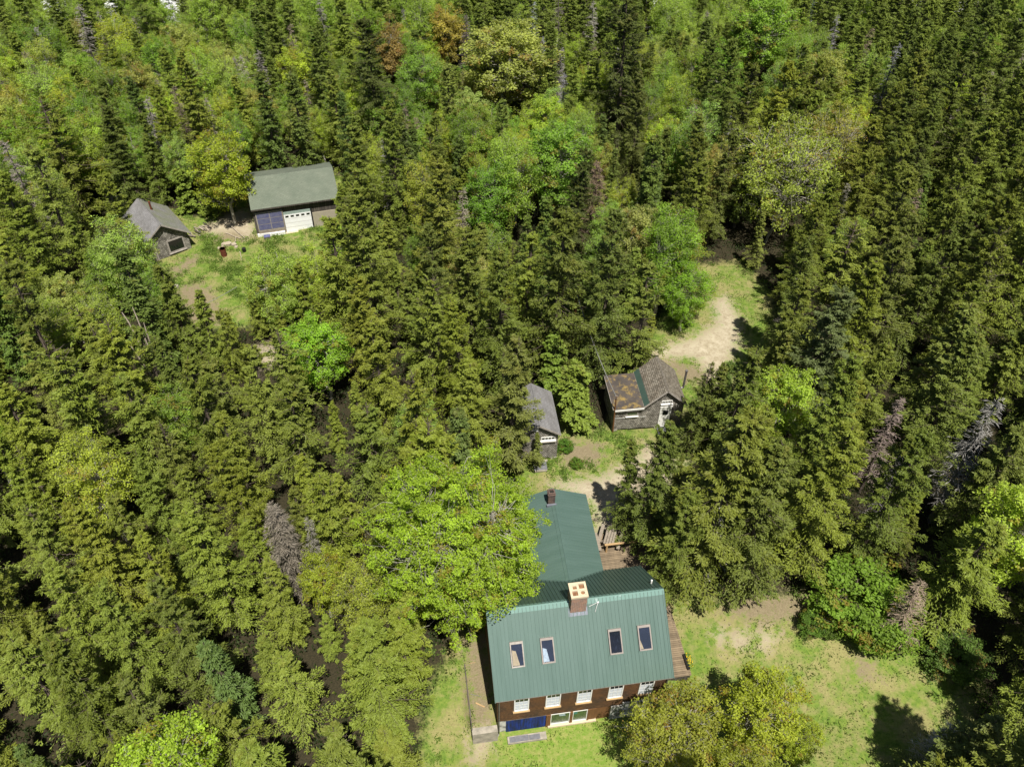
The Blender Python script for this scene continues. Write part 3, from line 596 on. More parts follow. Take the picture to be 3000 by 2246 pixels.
MB().box(7.2, 7.9, .14, .32, -.4, 1.49).box(7.9, 10.45, .14, .3, -.4, 1.82).box(7.9, 9.4, .02, .14, 1.0, 1.2).build('stone_wall_base', 'old_render', H)
for x, s in ((.24, 1), (10.38, -1)):
    d = MB().tube((x+s*.14, .02, 4.66), (x, .14, 4.5), .035).tube((x, .14, 4.5), (x, .14, .1), .035).tube((x, .14, .12), (x-s*.1, 0, .04), .035).build('downspout', 'grey_metal', H)
MB().tube((10.26, 4.87, 7.2), (10.26, 4.87, 7.62), .055, n=12).build('vent_pipe', 'white', H)
an = MB().tube((6.56, 3.55, 7.82), (6.56, 3.55, 8.16), .014).tube((6.0, 3.42, 8.0), (6.56, 3.55, 8.12), .01).tube((6.35, 3.2, 7.7), (6.56, 3.55, 8.1), .01).tube((6.52, 3.5, 8.12), (6.6, 3.58, 8.15), .04).build('antenna', 'white', H)
# terrace beside the house
rw = MB().box(-1.42, .12, -.2, .22, -.4, 1.2)
rw2 = MB().box(-1.45, -1.38, .1, 4.4, -.3, 1.24).build('shadow_edge', 'dark_wood', None)  # thin side wall, coloured dark as the shadow line of the drop
rt = rw.build('retaining_wall', 'stone', None); rt.location = (HX, HY, 0); rt.rotation_euler = (0, 0, HYAW); rw2.parent = rt; set_props(rt, 'pale stone retaining wall beside the left gable of the farmhouse', 'wall')
def site(mb, name, mat, label, cat, group=None, at=(HX, HY, 0), yaw=HYAW):
    o = mb.build(name, mat, None); o.location = at; o.rotation_euler = (0, 0, yaw); return set_props(o, label, cat, group)
st = empty('doorstep', (HX, HY, 0), HYAW, 'long stone doorstep with grey slate top in front of the blue door', 'step')
MB().box(.7, 3.12, -.56, -.12, -.2, .09).build('slab', 'stone', st); MB().box(.82, 2.0, -.52, -.18, .09, .11).box(2.02, 2.72, -.52, -.2, .09, .105).build('slate_top', 'slate', st)
site(MB().obox((-1.03, 1.7, 1.24), (.5, -.33, 0), (.3, .5, 0), .62, .09, .03), 'plank', 'tan_wood', 'short tan plank lying on the earth terrace left of the farmhouse', 'plank')
site(MB().tube((-1.25, 2.35, 1.24), (-.62, 2.1, 1.24), .02), 'pipe', 'grey_metal', 'thin grey pipe lying behind the tan plank on the terrace', 'pipe')
site(MB().tube((-1.1, 4.4, 1.24), (-.7, 4.42, 1.24), .015), 'stick', 'tan_wood', 'thin pale stick on the ground in the shade of the left gable', 'stick')
# deck
D = empty('wooden_deck', (HX, HY, 0), HYAW, 'brown board deck along the right side of the farmhouse', 'deck')
MB().box(10.5, 12.75, 1.5, 13.0, 1.46, 1.5).box(8.35, 10.5, 7.85, 12.9, 1.46, 1.5).build('boards', 'deck', D)
MB().box(10.55, 12.7, 1.55, 1.6, .4, 1.46).box(12.66, 12.7, 1.6, 12.95, .7, 1.46).box(10.55, 12.66, 12.9, 12.95, .9, 1.46).build('skirt', 'dark_wood', D)
pl = empty('planter', (HX, HY, 0), HYAW, 'black trough of yellow flowers on the outer edge of the deck', 'planter')
MB().box(12.55, 12.74, 1.86, 2.84, 1.5, 1.72).build('trough', 'black', pl)
V = cards(np.stack([rng.uniform(12.66, 12.98, 160), rng.uniform(1.9, 2.8, 160), rng.uniform(1.7, 1.95, 160)], 1), rng.normal(size=(160, 3)), rng.normal(0, .4, (160, 3))+[0, 0, 1], np.full(160, .05), np.full(160, .03))
o = bpy.data.objects.new('flowers', quad_mesh('flowers', V[:60], ['yellow'])); link(o, pl); o['kind'] = 'stuff'; o = bpy.data.objects.new('foliage', quad_mesh('fol', V[60:], ['leaves'], {'tint': np.full(100, .5)})); link(o, pl); o.color = (.1, .2, .03, 1)
be = empty('garden_bench', (HX, HY, 0), HYAW, 'pale slatted bench at the far end of the deck against the wing wall', 'bench')
MB().box(8.66, 8.86, 11.2, 12.75, 1.93, 1.97).box(8.89, 9.09, 11.2, 12.75, 1.93, 1.97).build('seat', 'grey_wood', be)
for a in (11.35, 12.5): MB().box(8.7, 9.05, a, a+.08, 1.5, 1.93).build('leg', 'grey_wood', be)
pt = empty('picnic_table', (0, 0, 0), 0, 'weathered picnic table on the deck partly under the spruce', 'table')
q = loc2(0, 0); pt.location = (HX+cos(HYAW)*10.0-sin(HYAW)*12.3, HY+sin(HYAW)*10.0+cos(HYAW)*12.3, 1.5); pt.rotation_euler = (0, 0, HYAW-.45)
for i in range(4): MB().box(-.36+i*.19, -.2+i*.19, -.95, .95, .72, .76).build('top_board', 'grey_wood', pt)
for s in (-1, 1): MB().box(s*.72-.12, s*.72+.12, -.9, .9, .42, .46).build('seat', 'grey_wood', pt)
for yy in (-.6, .6): MB().obox((-.75, yy, 0), (.5, 0, .72), (0, 1, 0), .86, .07, .07).obox((.75, yy, 0), (-.5, 0, .72), (0, 1, 0), .86, .07, .07).box(-.8, .8, yy-.03, yy+.03, .34, .41).build('leg_frame', 'grey_wood', pt)
rl = empty('deck_railing', (HX, HY, 0), HYAW, 'pale wooden rail on short posts crossing the deck beside the picnic table', 'railing')
MB().box(9.3, 12.6, 11.25, 11.4, 2.35, 2.41).build('rail', 'tan_wood', rl)
for a in (9.42, 12.4): MB().box(a, a+.12, 11.27, 11.38, 1.5, 2.35).build('post', 'tan_wood', rl)

# --- barn
BL, br_, bhe, bhr = 9.087, 3.9, 3.4, 4.93; bp_ = (bhr-bhe)/br_; bs = math.hypot(br_, bhr-bhe)
B = empty('garage_barn', (-27.174, 73.49, 1.2), .302, 'dark barn with faded green shingle roof and a white overhead door', 'barn')
gable(B, .06, 9.03, .38, 7.5, br_, .0, lambda y: bhe-.06+bp_*(br_-abs(y-br_)), 'dark_wood')
slope((0, 0, bhe-.05), (1, 0, 0), (0, br_, bhr-bhe), BL, bs, False, 'asphalt_green', 'roof', B)
slope((BL, 2*br_, bhe-.05), (-1, 0, 0), (0, -br_, bhr-bhe), BL, bs, False, 'asphalt_green', 'rear_roof', B)
MB().box(0, BL, -.02, .0, bhe-.16, bhe).build('fascia', 'dark_wood', B)
g = MB().box(.3, 3.05, .30, .36, .62, 2.78).build('panel_wall', 'grey_trim', B)
pm = MB()
for rI in range(3):
    for cI in range(2): pm.box(.42+cI*1.32, 1.66+cI*1.32, .285, .298, .72+rI*.68, 1.33+rI*.68)
pm.build('panels', 'solar', g)
bm_ = MB()
for i in range(23): xx = .4+i*.116; bm_.box(xx, xx+.018, .27, .284, .7+(.0 if i % 3 else .02), 2.74)
bm_.build('battens', 'grey_wood', g)
MB().box(.3, 3.0, .26, .36, .3, .6).build('sill_boards', 'grey_wood', B); MB().box(.1, 1.35, .2, .36, -.3, .3).box(1.35, 2.95, .06, .36, -.3, .28).build('foundation', 'white', B)
MB().box(3.0, 3.1, .28, .37, 0, 2.75).build('post', 'grey_wood', B); MB().box(5.93, 6.06, .28, .37, 0, 2.5).build('post', 'black', B)
od = MB().box(3.12, 5.92, .31, .37, .05, 2.1).build('overhead_door', 'white_door', B)
ol = MB()
for i in range(1, 4): ol.box(3.12, 5.92, .304, .31, .05+i*.51-.008, .05+i*.51+.008)
ol.build('panel_joints', 'grey_trim', od)
for i in range(5): MB().box(3.26+i*.55, 3.6+i*.55, .298, .309, 1.76, 1.97).build('door_window', 'glass_dark', od)
MB().box(3.12, 5.9, .32, .37, 2.1, 2.42).build('header_panel', 'seal', B)
td = MB().box(6.07, 8.74, .31, .37, .12, 1.9).build('overhead_door', 'tan_door', B)
tl = MB()
for i in range(1, 12): tl.box(6.07, 8.74, .304, .31, .12+i*.148-.005, .12+i*.148+.005)
tl.build('panel_joints', 'grey_trim', td)
MB().box(8.8, 8.93, .2, .37, 0, 2.2).build('corner_post', 'grey_wood', B); MB().box(3.0, 9.0, .0, .38, -.3, .05).build('apron', 'concrete', B)
lb = site(MB().obox((9.3, .3, 0), (-.28, .0, 1.7), (0, 1, 0), 1.75, .08, .05), 'leaning_board', 'grey_wood', 'grey board leaning against the right corner of the barn', 'board', at=(-27.126, 73.509, 1.2), yaw=.303)
bx = empty('cold_frame', (-27.126, 73.509, 1.2), .303, 'small dark crate with bluish glass lid in front of the barn', 'crate')
MB().box(.62, 1.3, -.45, .1, 0, .22).build('box', 'grey_metal', bx); MB().box(.66, 1.26, -.41, .06, .221, .235).build('lid', 'solar', bx)

# --- gable-front sheds (ridge runs along y)
def gshed(name, at, yaw, dep, hw, he_, hr_, wallm, roofm, label, cat, x0, x1, y0, y1, zb=0., th=.06, roofm2=None):
    E_ = empty(name, at, yaw, label, cat); k = (hr_-he_)/hw; s_ = math.hypot(hw, hr_-he_)
    rz = lambda x: he_-.06+k*(hw-abs(x-hw))
    MB().prism([(x0, y0, zb), (x1, y0, zb), (x1, y0, rz(x1)), (hw, y0, rz(hw)), (x0, y0, rz(x0))], (0, y1-y0, 0)).build('wall', wallm, E_)
    MB().obox((0, dep, he_-.05), (0, -1, 0), (hw, 0, hr_-he_), dep, s_, th).build('roof', roofm, E_)
    MB().obox((2*hw, 0, he_-.05), (0, 1, 0), (-hw, 0, hr_-he_), dep, s_, th).build('roof', roofm2 or roofm, E_)
    MB().obox((-.0, -.025, he_-.14), (hw, 0, hr_-he_), (0, 1, 0), s_, .025, .15).obox((2*hw, 0, he_-.14), (-hw, 0, hr_-he_), (0, -1, 0), s_, .025, .15).build('barge_board', 'grey_trim', E_)
    MB().obox((hw+.12, 0, hr_-.12*k+.012), (0, 1, 0), (-hw, 0, hr_-he_), dep, .13, .015).obox((hw-.12, dep, hr_-.12*k+.012), (0, -1, 0), (hw, 0, hr_-he_), dep, .13, .015).build('ridge_cap', 'grey_trim' if roofm == 'roof_shingle' else roofm, E_)
    return E_
C_ = gshed('cabin', (-37.109, 68.028, 1.2), .682, 6.244, 2.604, 2.06, 3.978, 'grey_shingle', 'asphalt_grey', 'grey cabin with asphalt roof, rusty stovepipe and one big front window', 'cabin', .28, 4.96, .42, 5.9, .02, roofm2='asphalt_moss')
w_ = window(C_, 2.70, 4.44, .27, 1.77, .42, 1, 1, frame='grey_trim', sill='grey_trim', fw=.14)
dr = MB().box(.72, 1.5, .36, .42, .02, 1.86).build('door', 'grey_wood', C_); MB().box(1.45, 1.56, .33, .36, .02, 1.88).box(.68, .76, .33, .36, .02, 1.88).obox((.76, .35, .98), (.7, 0, -.5), (0, 0, 1), .8, .07, .02).box(.76, 1.45, .33, .36, .9, .98).build('door_brace', 'grey_trim', dr)
sp_ = MB().tube((3.07, 3.82, 3.4), (3.07, 3.82, 4.6), .1, n=12).build('stovepipe', 'rust', C_); MB().tube((3.07, 3.82, 3.5), (3.07, 3.82, 3.62), .15, .12, 12).build('collar', 'rust', sp_)
SH = gshed('shingled_shed', (10.597, 46.505, 1.2), .117, 4.126, 1.731, 2.843, 4.498, 'grey_shingle', 'roof_shingle', 'weathered shingle shed with white door and a flat lichen-stained side roof', 'shed', .1, 3.34, .25, 3.95, .2)
kk = (4.498-2.843)/1.731
MB().obox((.02, 4.12, 2.87), (0, -1, 0), (1.731, 0, 1.655), 4.1, .52, .02).build('metal_strip', 'metal_cap' if 0 else 'metal_back', SH)
MB().prism([(-2.32, .27, .2), (.1, .27, .2), (.1, .27, 2.74), (-2.32, .27, 2.66)], (0, 3.6, 0)).build('side_wall', 'grey_shingle', SH)
MB().obox((-2.505, 4.05, 2.70), (0, -1, 0), (2.6, 0, .09), 4.05, 2.58, .06).build('side_roof', 'tarpaper', SH)
MB().obox((-2.35, -.02, 2.56), (2.4, 0, .09), (0, 0, 1), 2.36, .17, .03).build('fascia', 'white', SH)
MB().box(-2.53, -2.5, 0.0, 4.05, 2.7, 2.79).build('drip_edge', 'grey_trim', SH)
d = MB().box(1.44, 2.36, .2, .25, .2, 2.48).build('door', 'white', SH); MB().box(1.68, 2.12, .185, .199, 1.6, 2.08).build('door_window', 'glass_dark', d); MB().box(1.4, 2.4, .17, .25, 2.48, 2.56).build('lintel', 'white', d)
MB().box(1.54, 1.57, .18, .199, .9, 1.0).build('handle', 'black', d)
window(SH, 1.45, 2.32, 2.86, 3.2, .25, 6, 1, light_rows=0, sill='white', fw=.045, bar=.03)
window(SH, -1.3, -.37, 1.68, 2.2, .27, 1, 1, frame='grey_trim', sill='white', fw=.06, pane='shop_glass')
MB().box(-2.25, .36, .235, .25, 1.5, 1.53).build('batten', 'white', SH)
MB().tube((-2.28, .12, .05), (-2.42, .0, 4.3), .07, .06, 8).build('corner_mast', 'brown_wood', SH)
MB().tube((-2.55, 0, 4.3), (-2.3, 0, 4.34), .03).tube((-2.42, -.12, 4.18), (-2.42, .1, 4.25), .03).tube((-2.5, .0, 4.1), (-2.32, .02, 4.12), .03).build('insulators', 'grey_metal', SH)
MB().tube((3.34, 2.5, 2.2), (3.9, 2.5, 2.3), .09, n=10).tube((3.9, 2.5, 2.25), (3.9, 2.5, 4.1), .09, n=10).tube((3.9, 2.5, 4.1), (3.9, 2.5, 4.2), .12, n=10).build('stovepipe', 'grey_metal', SH)
MB().box(-2.3, 3.3, .35, 3.8, -.2, .2).build('underfloor_shade', 'interior', SH); MB().box(-2.35, -1.9, .22, .6, -.3, .19).box(1.2, 1.4, .22, .5, -.3, .19).build('pier_blocks', 'stone', SH)  # near-black block stands in for the shade under the shed floor
st = empty('entry_step', (10.597, 46.505, 1.2), .117, 'slate step below the white shed door', 'step'); MB().box(1.4, 2.4, -.5, .18, 0, .13).build('slab', 'slate', st)
MB().box(1.45, 2.3, -.75, -.5, 0, .06).build('lower_slab', 'concrete', st)
MS = gshed('storage_shed', (.43, 42.732, 1.2), .134, 4.684, 1.699, 3.1, 4.24, 'grey_shingle', 'asphalt_grey', 'narrow shed with grey roof between the big maple and the young fir', 'shed', .2, 3.27, .3, 4.5, .18)
window(MS, 1.3, 1.68, 3.38, 3.78, .3, 1, 1, frame='white', sill=None, fw=.05, pane='curtain_white'); w_ = window(MS, 1.95, 3.05, 2.26, 2.62, .3, 4, 1, frame='white', sill='white', fw=.05, bar=.05)
MB().box(1.9, 3.1, .12, .3, 2.14, 2.2).build('shelf', 'grey_trim', MS); MB().box(2.8, 3.27, .25, .7, -.2, .18).box(.2, .6, .25, .7, -.2, .18).build('pier_blocks', 'stone', MS)
st = empty('stone_step', (.43, 42.732, 1.2), .134, 'slate slab on pale bricks in front of the narrow shed', 'step')
MB().box(1.32, 2.35, -.9, -.1, .16, .22).build('slate_top', 'slate', st); MB().box(1.36, 2.34, -.96, -.14, 0, .16).box(1.3, 2.5, -.1, .1, 0, .2).build('bricks', 'stone', st)

# --- loose things in the yards
def ring(mb, c, r, z0, z1, n=16): mb.tube((c[0], c[1], z0), (c[0], c[1], z1), r, n=n)
ba = empty('oil_drum', (-29.85, 70.3, float(ground(-29.85, 70.3))), .3, 'rusty oil drum standing in the brush between the cabin and the barn', 'barrel')
MB().tube((0, 0, 0), (0, 0, .88), .29, n=20).build('body', 'rust', ba)
for z in (.02, .3, .58, .86): MB().tube((0, 0, z-.015), (0, 0, z+.02), .305, n=20).build('hoop', 'rust', ba)
bu = empty('bucket', (-27.96, 71.1, float(ground(-27.96, 71.1))), 0, 'small black bucket right of the rusty drum', 'bucket')
MB().tube((0, 0, 0), (0, 0, .42), .17, .21, 14).build('body', 'black', bu); MB().tube((0, 0, .421), (0, 0, .425), .19, n=14).build('opening', 'interior', bu)
def log(p, q, r, label, name='log'):
    a = G(*p); b = G(*q); mb = MB(); A = np.array(a)+[0, 0, r+.03]; Bq = np.array(b)+[0, 0, r+.05]; n = 5; pr = A
    dv = Bq-A
    for i in range(1, n+1):
        nx_ = A+dv*i/n+(np.random.default_rng(i).normal(0, .04, 3)*[1, 1, .4] if i < n else 0); mb.tube(pr-A, nx_-A, r*(1.1-.1*i), r*(1.0-.1*i), 7); pr = nx_
    o = mb.build(name, 'log'); o.location = A; return set_props(o, label, 'log')
z4 = lambda a, b: ((340+a/3.072)/K, (430+b/3.072)/K)
log(z4(1045, 728), z4(1165, 835), .09, 'longest bleached pole lying left of the barn corner'); log(z4(985, 780), z4(1140, 840), .06, 'thin bleached branch below the long pole by the barn')
log(z4(1080, 810), z4(1070, 880), .05, 'short bleached stub crossing the thin branch by the barn'); log(z4(1090, 688), z4(1180, 673), .1, 'white squared timber on bare soil just left of the barn', 'timber')
log(z4(1115, 950), z4(1135, 1030), .05, 'thin pale stick on the grass below the black bucket', 'stick')
log(z4(380, 440), z4(450, 520), .04, 'thin white fallen stem behind the grey cabin', 'fallen_stem')
wp = empty('woodpile', G(*z4(740, 790)), .9, 'jumbled pile of split firewood and boards right of the grey cabin', 'woodpile')
for i in range(26):
    a = random.uniform(-1.6, 1.6); b = random.uniform(-.5, .5); c = random.uniform(.05, .35); an_ = random.uniform(-.5, .5)
    MB().obox((a, b, c), (sin(an_), cos(an_), random.uniform(-.15, .15)), (cos(an_), -sin(an_), 0), random.uniform(.4, .9), .11, .09).build('split_log', random.choice(['grey_wood', 'log', 'dark_wood']), wp)
rk = MB(); rs = G(*z4(1010, 900))
for i in range(7):
    a, b = random.uniform(-.9, .9), random.uniform(-.45, .45); s = random.uniform(.15, .32); rr = np.random.default_rng(i); pts = []
    rk.prism([(a+s*cos(t)*rr.uniform(.8, 1.2), b+s*sin(t)*rr.uniform(.8, 1.2), 0) for t in np.linspace(0, 5.4, 7)], (rr.uniform(-.05, .05), rr.uniform(-.05, .05), s*.8))
o = rk.build('stump_pile', 'log'); o.location = rs; set_props(o, 'heap of pale stumps and stones behind the rusty drum', 'stump pile')
def rock(p, s, label):
    x, y, z = G(*p); mb = MB(); rr = np.random.default_rng(int(x*10) % 97); mb.prism([(s*cos(t)*rr.uniform(.75, 1.2), s*sin(t)*rr.uniform(.75, 1.2), -.1) for t in np.linspace(0, 5.4, 7)], (0, 0, .1+s*.6)); o = mb.build('rock', 'stone'); o.location = (x, y, z); set_props(o, label, 'rock')
rock(z4(535, 1260), .32, 'pale boulder beside the bare patch below the cabin clearing'); rock((1235, 1000), .18, 'small pale rock on the yard below the young fir')
# utility pole and wires
up = empty('utility_pole', (5.45, 57.0, float(ground(5.45, 57.))), 0, 'dark wooden utility pole in the shade left of the tall spruces', 'pole')
MB().tube((0, 0, 0), (0, 0, 6.2), .14, .10, 10).build('post', 'brown_wood', up); MB().box(-.5, .5, -.05, .05, 5.8, 5.92).build('crossarm', 'brown_wood', up)
def wire(p, q, sag, label, r=.018, n=14):
    mb = MB(); p, q = np.array(p, float), np.array(q, float); pr = p
    for i in range(1, n+1):
        t = i/n; c = p+(q-p)*t-np.array([0, 0, 4*sag*t*(1-t)]); mb.tube(pr-p, c-p, r, n=5, cap=False); pr = c
    o = mb.build('overhead_wire', 'cable'); o.location = p; set_props(o, label, 'cable')
def sw(O, yaw, l): c, s = cos(yaw), sin(yaw); return (O[0]+c*l[0]-s*l[1], O[1]+s*l[0]+c*l[1], O[2]+l[2])
mast = sw((10.597, 46.505, 1.2), .117, (-2.42, 0, 4.25))
wire((5.45, 57, 7.2), mast, .5, 'pale overhead wire sagging from the utility pole to the shingle shed', .03)
a = G(578, 665, 0); b = G(430, 665, 0)
wire((*G(*[425/1, 664], 3.)[:2], 4.2), (*G(512, 622, 3.)[:2], 4.4), .1, 'thin pale wire crossing above the bare patch left of the birch clump', .022)

# ------------------------------------------------------------------ trees placed one by one (tip in 2212-wide photo coordinates -> position on the ground)
KEEP = []
placed = []   # x, y, crown radius
def TT(key, tx, ty, h, label, wide=1., col=None, ctr=None, rot=None):
    """ctr: share of the height that the given photo point shows (1 = tip)"""
    f = 1. if ctr is None else ctr
    x, y, z = G(tx, ty, h*f); e = tree(key, x, y, z-.05, h, label, col, wide, rot, None, False)
    c = np.array([v.co[:2] for v in KINDS[key][0].vertices[:1]]); rr_ = RK[kindof(key)]*h/HN[key]*wide; placed.append((x, y, rr_)); ROUND = kindof(key) not in ('spruce', 'bigspruce', 'fir', 'youngfir', 'dead', 'brown'); q = [(x+rr_*a*f_, y+.25, z+h*g_) for a, f_, g_ in (((-1, .8, .3), (-1, .85, .6), (-1, .5, .9), (0, 0, 1), (1, .5, .9), (1, .85, .6), (1, .8, .3)) if ROUND else ((-1, .75, .25), (0, 0, 1), (1, .75, .25)))]; pu_, pv_ = proj(np.array(q)); KEEP.append((y, list(zip(pu_, pv_)))); return e
RK = dict(spruce=2.5, bigspruce=3.5, fir=1.3, youngfir=1.9, dead=1.0, brown=1.5, birch=2.2, aspen=2.6, maple=5.0, sparse=3.8, bush=1.5, clump=3.3)
TT('maple', 985, 1115, 15, 'huge lime green maple overhanging the left end of the farmhouse roof', 1.1, ctr=.66)
TT('aspen0', 1480, 1570, 8.5, 'olive and russet leaved tree in front of the right corner of the farmhouse', 1.35, (0.264, 0.300, 0.039), ctr=.62)
TT('sparse', 1420, 1610, 7, 'twiggy olive shrubby tree shading the stone wall base of the farmhouse', .8, (0.264, 0.300, 0.039), ctr=.6)
TT('aspen1', 1650, 1545, 8, 'bright lime tree on the lawn right of the olive leaved tree', 1.15, (0.300, 0.360, 0.033), ctr=.65)
TT('aspen0', 1730, 1590, 6, 'smaller lime tree on the lawn at the right end of the tree group', .9, (0.300, 0.372, 0.033), ctr=.65)
TT('aspen0', 1590, 1660, 7.5, 'lime tree cut by the bottom edge of the picture', 1., (0.252, 0.300, 0.033), ctr=.65)
TT('clump', 602, 610, 8.5, 'pale green birch clump on the clearing below the barn', 1.0, (.32, .42, .07), ctr=.55)
TT('aspen1', 695, 765, 8.5, 'bright green round tree below the birch clump', 1.3, (0.240, 0.408, 0.033), ctr=.6)
TT('spruce0', 715, 461, 14, 'tall dark spruce standing in front of the right door of the barn', 1.05)
TT('spruce3', 660, 690, 6, 'small spruce tucked below the birch clump', 1.)
TT('spruce1', 480, 655, 8.5, 'slim spruce at the lower rim of the bare patch clearing', .8)
TT('spruce2', 345, 560, 11, 'broad spruce directly below the grey cabin', 1.1, (0.116, 0.178, 0.019))
TT('spruce4', 412, 612, 9.5, 'spruce on the left rim of the bare patch clearing', 1.0)
TT('birch0', 300, 560, 6.5, 'light green bushy tree hiding the lower left corner of the grey cabin', 1.2, (0.204, 0.312, 0.039))
TT('birch1', 200, 530, 8, 'light green leafy tree left of the grey cabin', 1.2, (0.192, 0.300, 0.039))
TT('bigspruce0', 838, 215, 15.5, 'tall olive spruce behind the pair of clearings right of the barn', .8)
TT('bigspruce1', 795, 32, 17, 'great dark spruce rising above the pale deciduous trees at the top', 1.05, (0.065, 0.098, 0.015))
TT('bigspruce2', 1372, -60, 21, 'giant dark old spruce at the top right of centre', 1.0, (0.060, 0.090, 0.014))
TT('bigspruce0', 1395, 150, 15, 'olive spruce standing below the giant dark spruce', .8, (0.086, 0.107, 0.019))
TT('bigspruce1', 1245, 322, 14, 'dark spruce beside the brown dead spruce', .85, (0.058, 0.098, 0.013))
TT('brown', 1286, 345, 11, 'reddish brown dead spruce among green trees above the shingle shed', 1.1, (.15, .11, .07))
TT('bigspruce2', 1330, 455, 17, 'big spruce with bare lower trunks directly above the shingle shed', .85, (0.100, 0.152, 0.021))
TT('spruce5', 1410, 560, 13, 'spruce right of the big one above the shingle shed', 1.0, (0.130, 0.205, 0.024))
TT('spruce2', 1102, 722, 14, 'brownish shaggy spruce leaning over the narrow shed', 1.05, (0.123, 0.139, 0.027))
TT('spruce4', 1165, 930, 4.2, 'little spruce in front of the narrow shed', .9, (0.116, 0.178, 0.024))
TT('youngfir', 1252, 775, 7.2, 'light green young fir between the narrow shed and the shingle shed', 1.05, (.145, .205, .026))
TT('youngfir', 1200, 720, 6.8, 'light green fir behind the young fir between the sheds', .9, (.145, .205, .026))
TT('spruce1', 1622, 742, 12.5, 'pointed spruce with golden tips right of the shingle shed', 1.0, (0.107, 0.178, 0.019))
TT('spruce3', 1528, 792, 9.5, 'dense spruce with a split top just right of the shingle shed', 1.0, (0.093, 0.152, 0.019))
TT('spruce0', 1562, 772, 10, 'slender spruce between the split topped and the golden tipped spruce', .8, (0.100, 0.160, 0.019))
TT('bigspruce0', 1449, 896, 13.5, 'dark spruce beside the white shed door casting its shadow on the drive', .86, (0.100, 0.169, 0.019))
TT('spruce4', 1385, 955, 10, 'small pointed spruce at the edge of the drive', .9, (0.107, 0.178, 0.019))
TT('bigspruce1', 1600, 880, 17, 'very large cone laden spruce right of the farmhouse roof', 1.1, (0.123, 0.152, 0.019))
TT('bigspruce2', 1500, 1060, 11, 'broad spruce whose branches reach over the deck', .95, (0.116, 0.169, 0.019))
TT('bigspruce0', 1700, 960, 15, 'broad olive spruce at the upper rim of the right lawn', 1.0, (0.107, 0.143, 0.021))
TT('dead1', 1575, 960, 13.5, 'grey lichen covered dead spruce within the cone laden group', 1.2, (.3, .29, .26))
TT('bigspruce1', 1835, 622, 15, 'bluish green spruce standing out from the olive ones on the right', 1.0, (0.100, 0.185, 0.040))
TT('fir0', 555, 150, 14, 'slim dark fir with a pointed crown behind the barn, left one of two', 1.05)
TT('fir1', 632, 152, 14, 'slim dark fir behind the barn, right one of two', 1.05)
TT('aspen0', 452, 260, 12, 'yellow green maple standing behind the gap between cabin and barn', 1.15, (0.300, 0.384, 0.033))
TT('youngfir', 440, 348, 6.6, 'layered green pine between the cabin and the barn', 1.1, (.145, .205, .026))
TT('youngfir', 385, 360, 5.5, 'smaller layered green pine just behind the cabin', 1.1, (.145, .205, .026))
TT('spruce2', 215, 235, 13, 'broad dark spruce far left behind the cabin', 1.2, (0.086, 0.125, 0.017)); TT('spruce3', 85, 215, 14, 'dark rusty spruce near the left edge above the cabin', 1.3, (0.123, 0.125, 0.019))
TT('dead0', 305, 215, 11, 'grey dead spruce standing above the grey cabin', 1.15); TT('dead1', 560, 115, 9, 'pale grey dead spruce behind the left one of the two slim firs', 1.3)
TT('dead0', 690, -10, 11, 'white bleached dead spruce at the top edge left of the great dark spruce', 1.); TT('dead1', 155, 10, 12, 'lichen grey dead spruce near the top left corner', 1.2)
TT('aspen1', 1095, 110, 13, 'pale yellow green round topped tree at the top centre', 1.75, (0.300, 0.348, 0.077), ctr=.75)
TT('aspen0', 835, 65, 11, 'rusty red budding maple at the top left of centre', 1.3, (0.288, 0.216, 0.066), ctr=.8); TT('aspen0', 960, 25, 11, 'orange tinged maple between the red maple and the pale round tree', 1.2, (0.360, 0.300, 0.055), ctr=.8)
TT('sparse', 1690, 370, 14, 'sparse pale leaved tree with visible white limbs above the right clearing', 1.0, (0.288, 0.360, 0.055), ctr=.6)
TT('sparse', 1800, 290, 12, 'thin yellowish tree behind the sparse tree with white limbs', .8, (0.288, 0.300, 0.055), ctr=.7)
TT('aspen1', 1660, 45, 13, 'bright green aspens at the top right', 1.3, (0.204, 0.336, 0.039), ctr=.75)
TT('brown', 590, 1085, 10.5, 'grey brown needleless spruce at the left edge of the maple', 1.0, (.16, .14, .105)); TT('dead1', 655, 1120, 9, 'bare twisted silvery spruce between the grey brown one and the maple', .8, (.2, .185, .15))
TT('aspen0', 690, 1235, 7.5, 'yellow green tree wedged between the dead spruce and the maple', .95, (0.300, 0.360, 0.033), ctr=.7)
TT('bush', 1865, 1290, 4.2, 'bright green hazel bush at the right rim of the lawn', 1.6, (.17, .28, .03), ctr=.5); TT('bush', 1900, 1345, 3.4, 'green bush just below the hazel bush', 1.5, (.17, .27, .03), ctr=.5)
TT('bush', 1757, 1345, 1.8, 'small round bush at the top of the right lawn', 1.2, (.11, .2, .025), ctr=.5); TT('bush', 1792, 1352, 1.5, 'low bush beside the small round one on the right lawn', 1.3, (.13, .21, .03), ctr=.5)
TT('bush', 2070, 1415, 2.6, 'green bush on the right lawn margin near the bare shrub', 1.6, (.1, .17, .03), ctr=.5)
TT('bush', 1245, 1000, .9, 'low green shrub on the yard between the narrow shed and the drive', 1.2, ctr=.5); TT('bush', 1222, 962, 1.2, 'low dark green shrub below the young fir', 1.2, ctr=.5)
TT('dead0', 2005, 1270, 7.5, 'bare brown branching shrub at the right margin of the lawn', 1.6, (.24, .19, .13)); TT('dead1', 2165, 860, 13, 'bare grey spruce at the right edge of the picture', 1.1, (.2, .19, .17))
TT('spruce0', 2150, 1560, 10, 'half bare spruce in the bottom right corner', 1.2, (0.100, 0.143, 0.028)); TT('dead1', 2080, 1560, 7, 'grey branched dead spruce below the right lawn', 1.4, (.33, .31, .28))
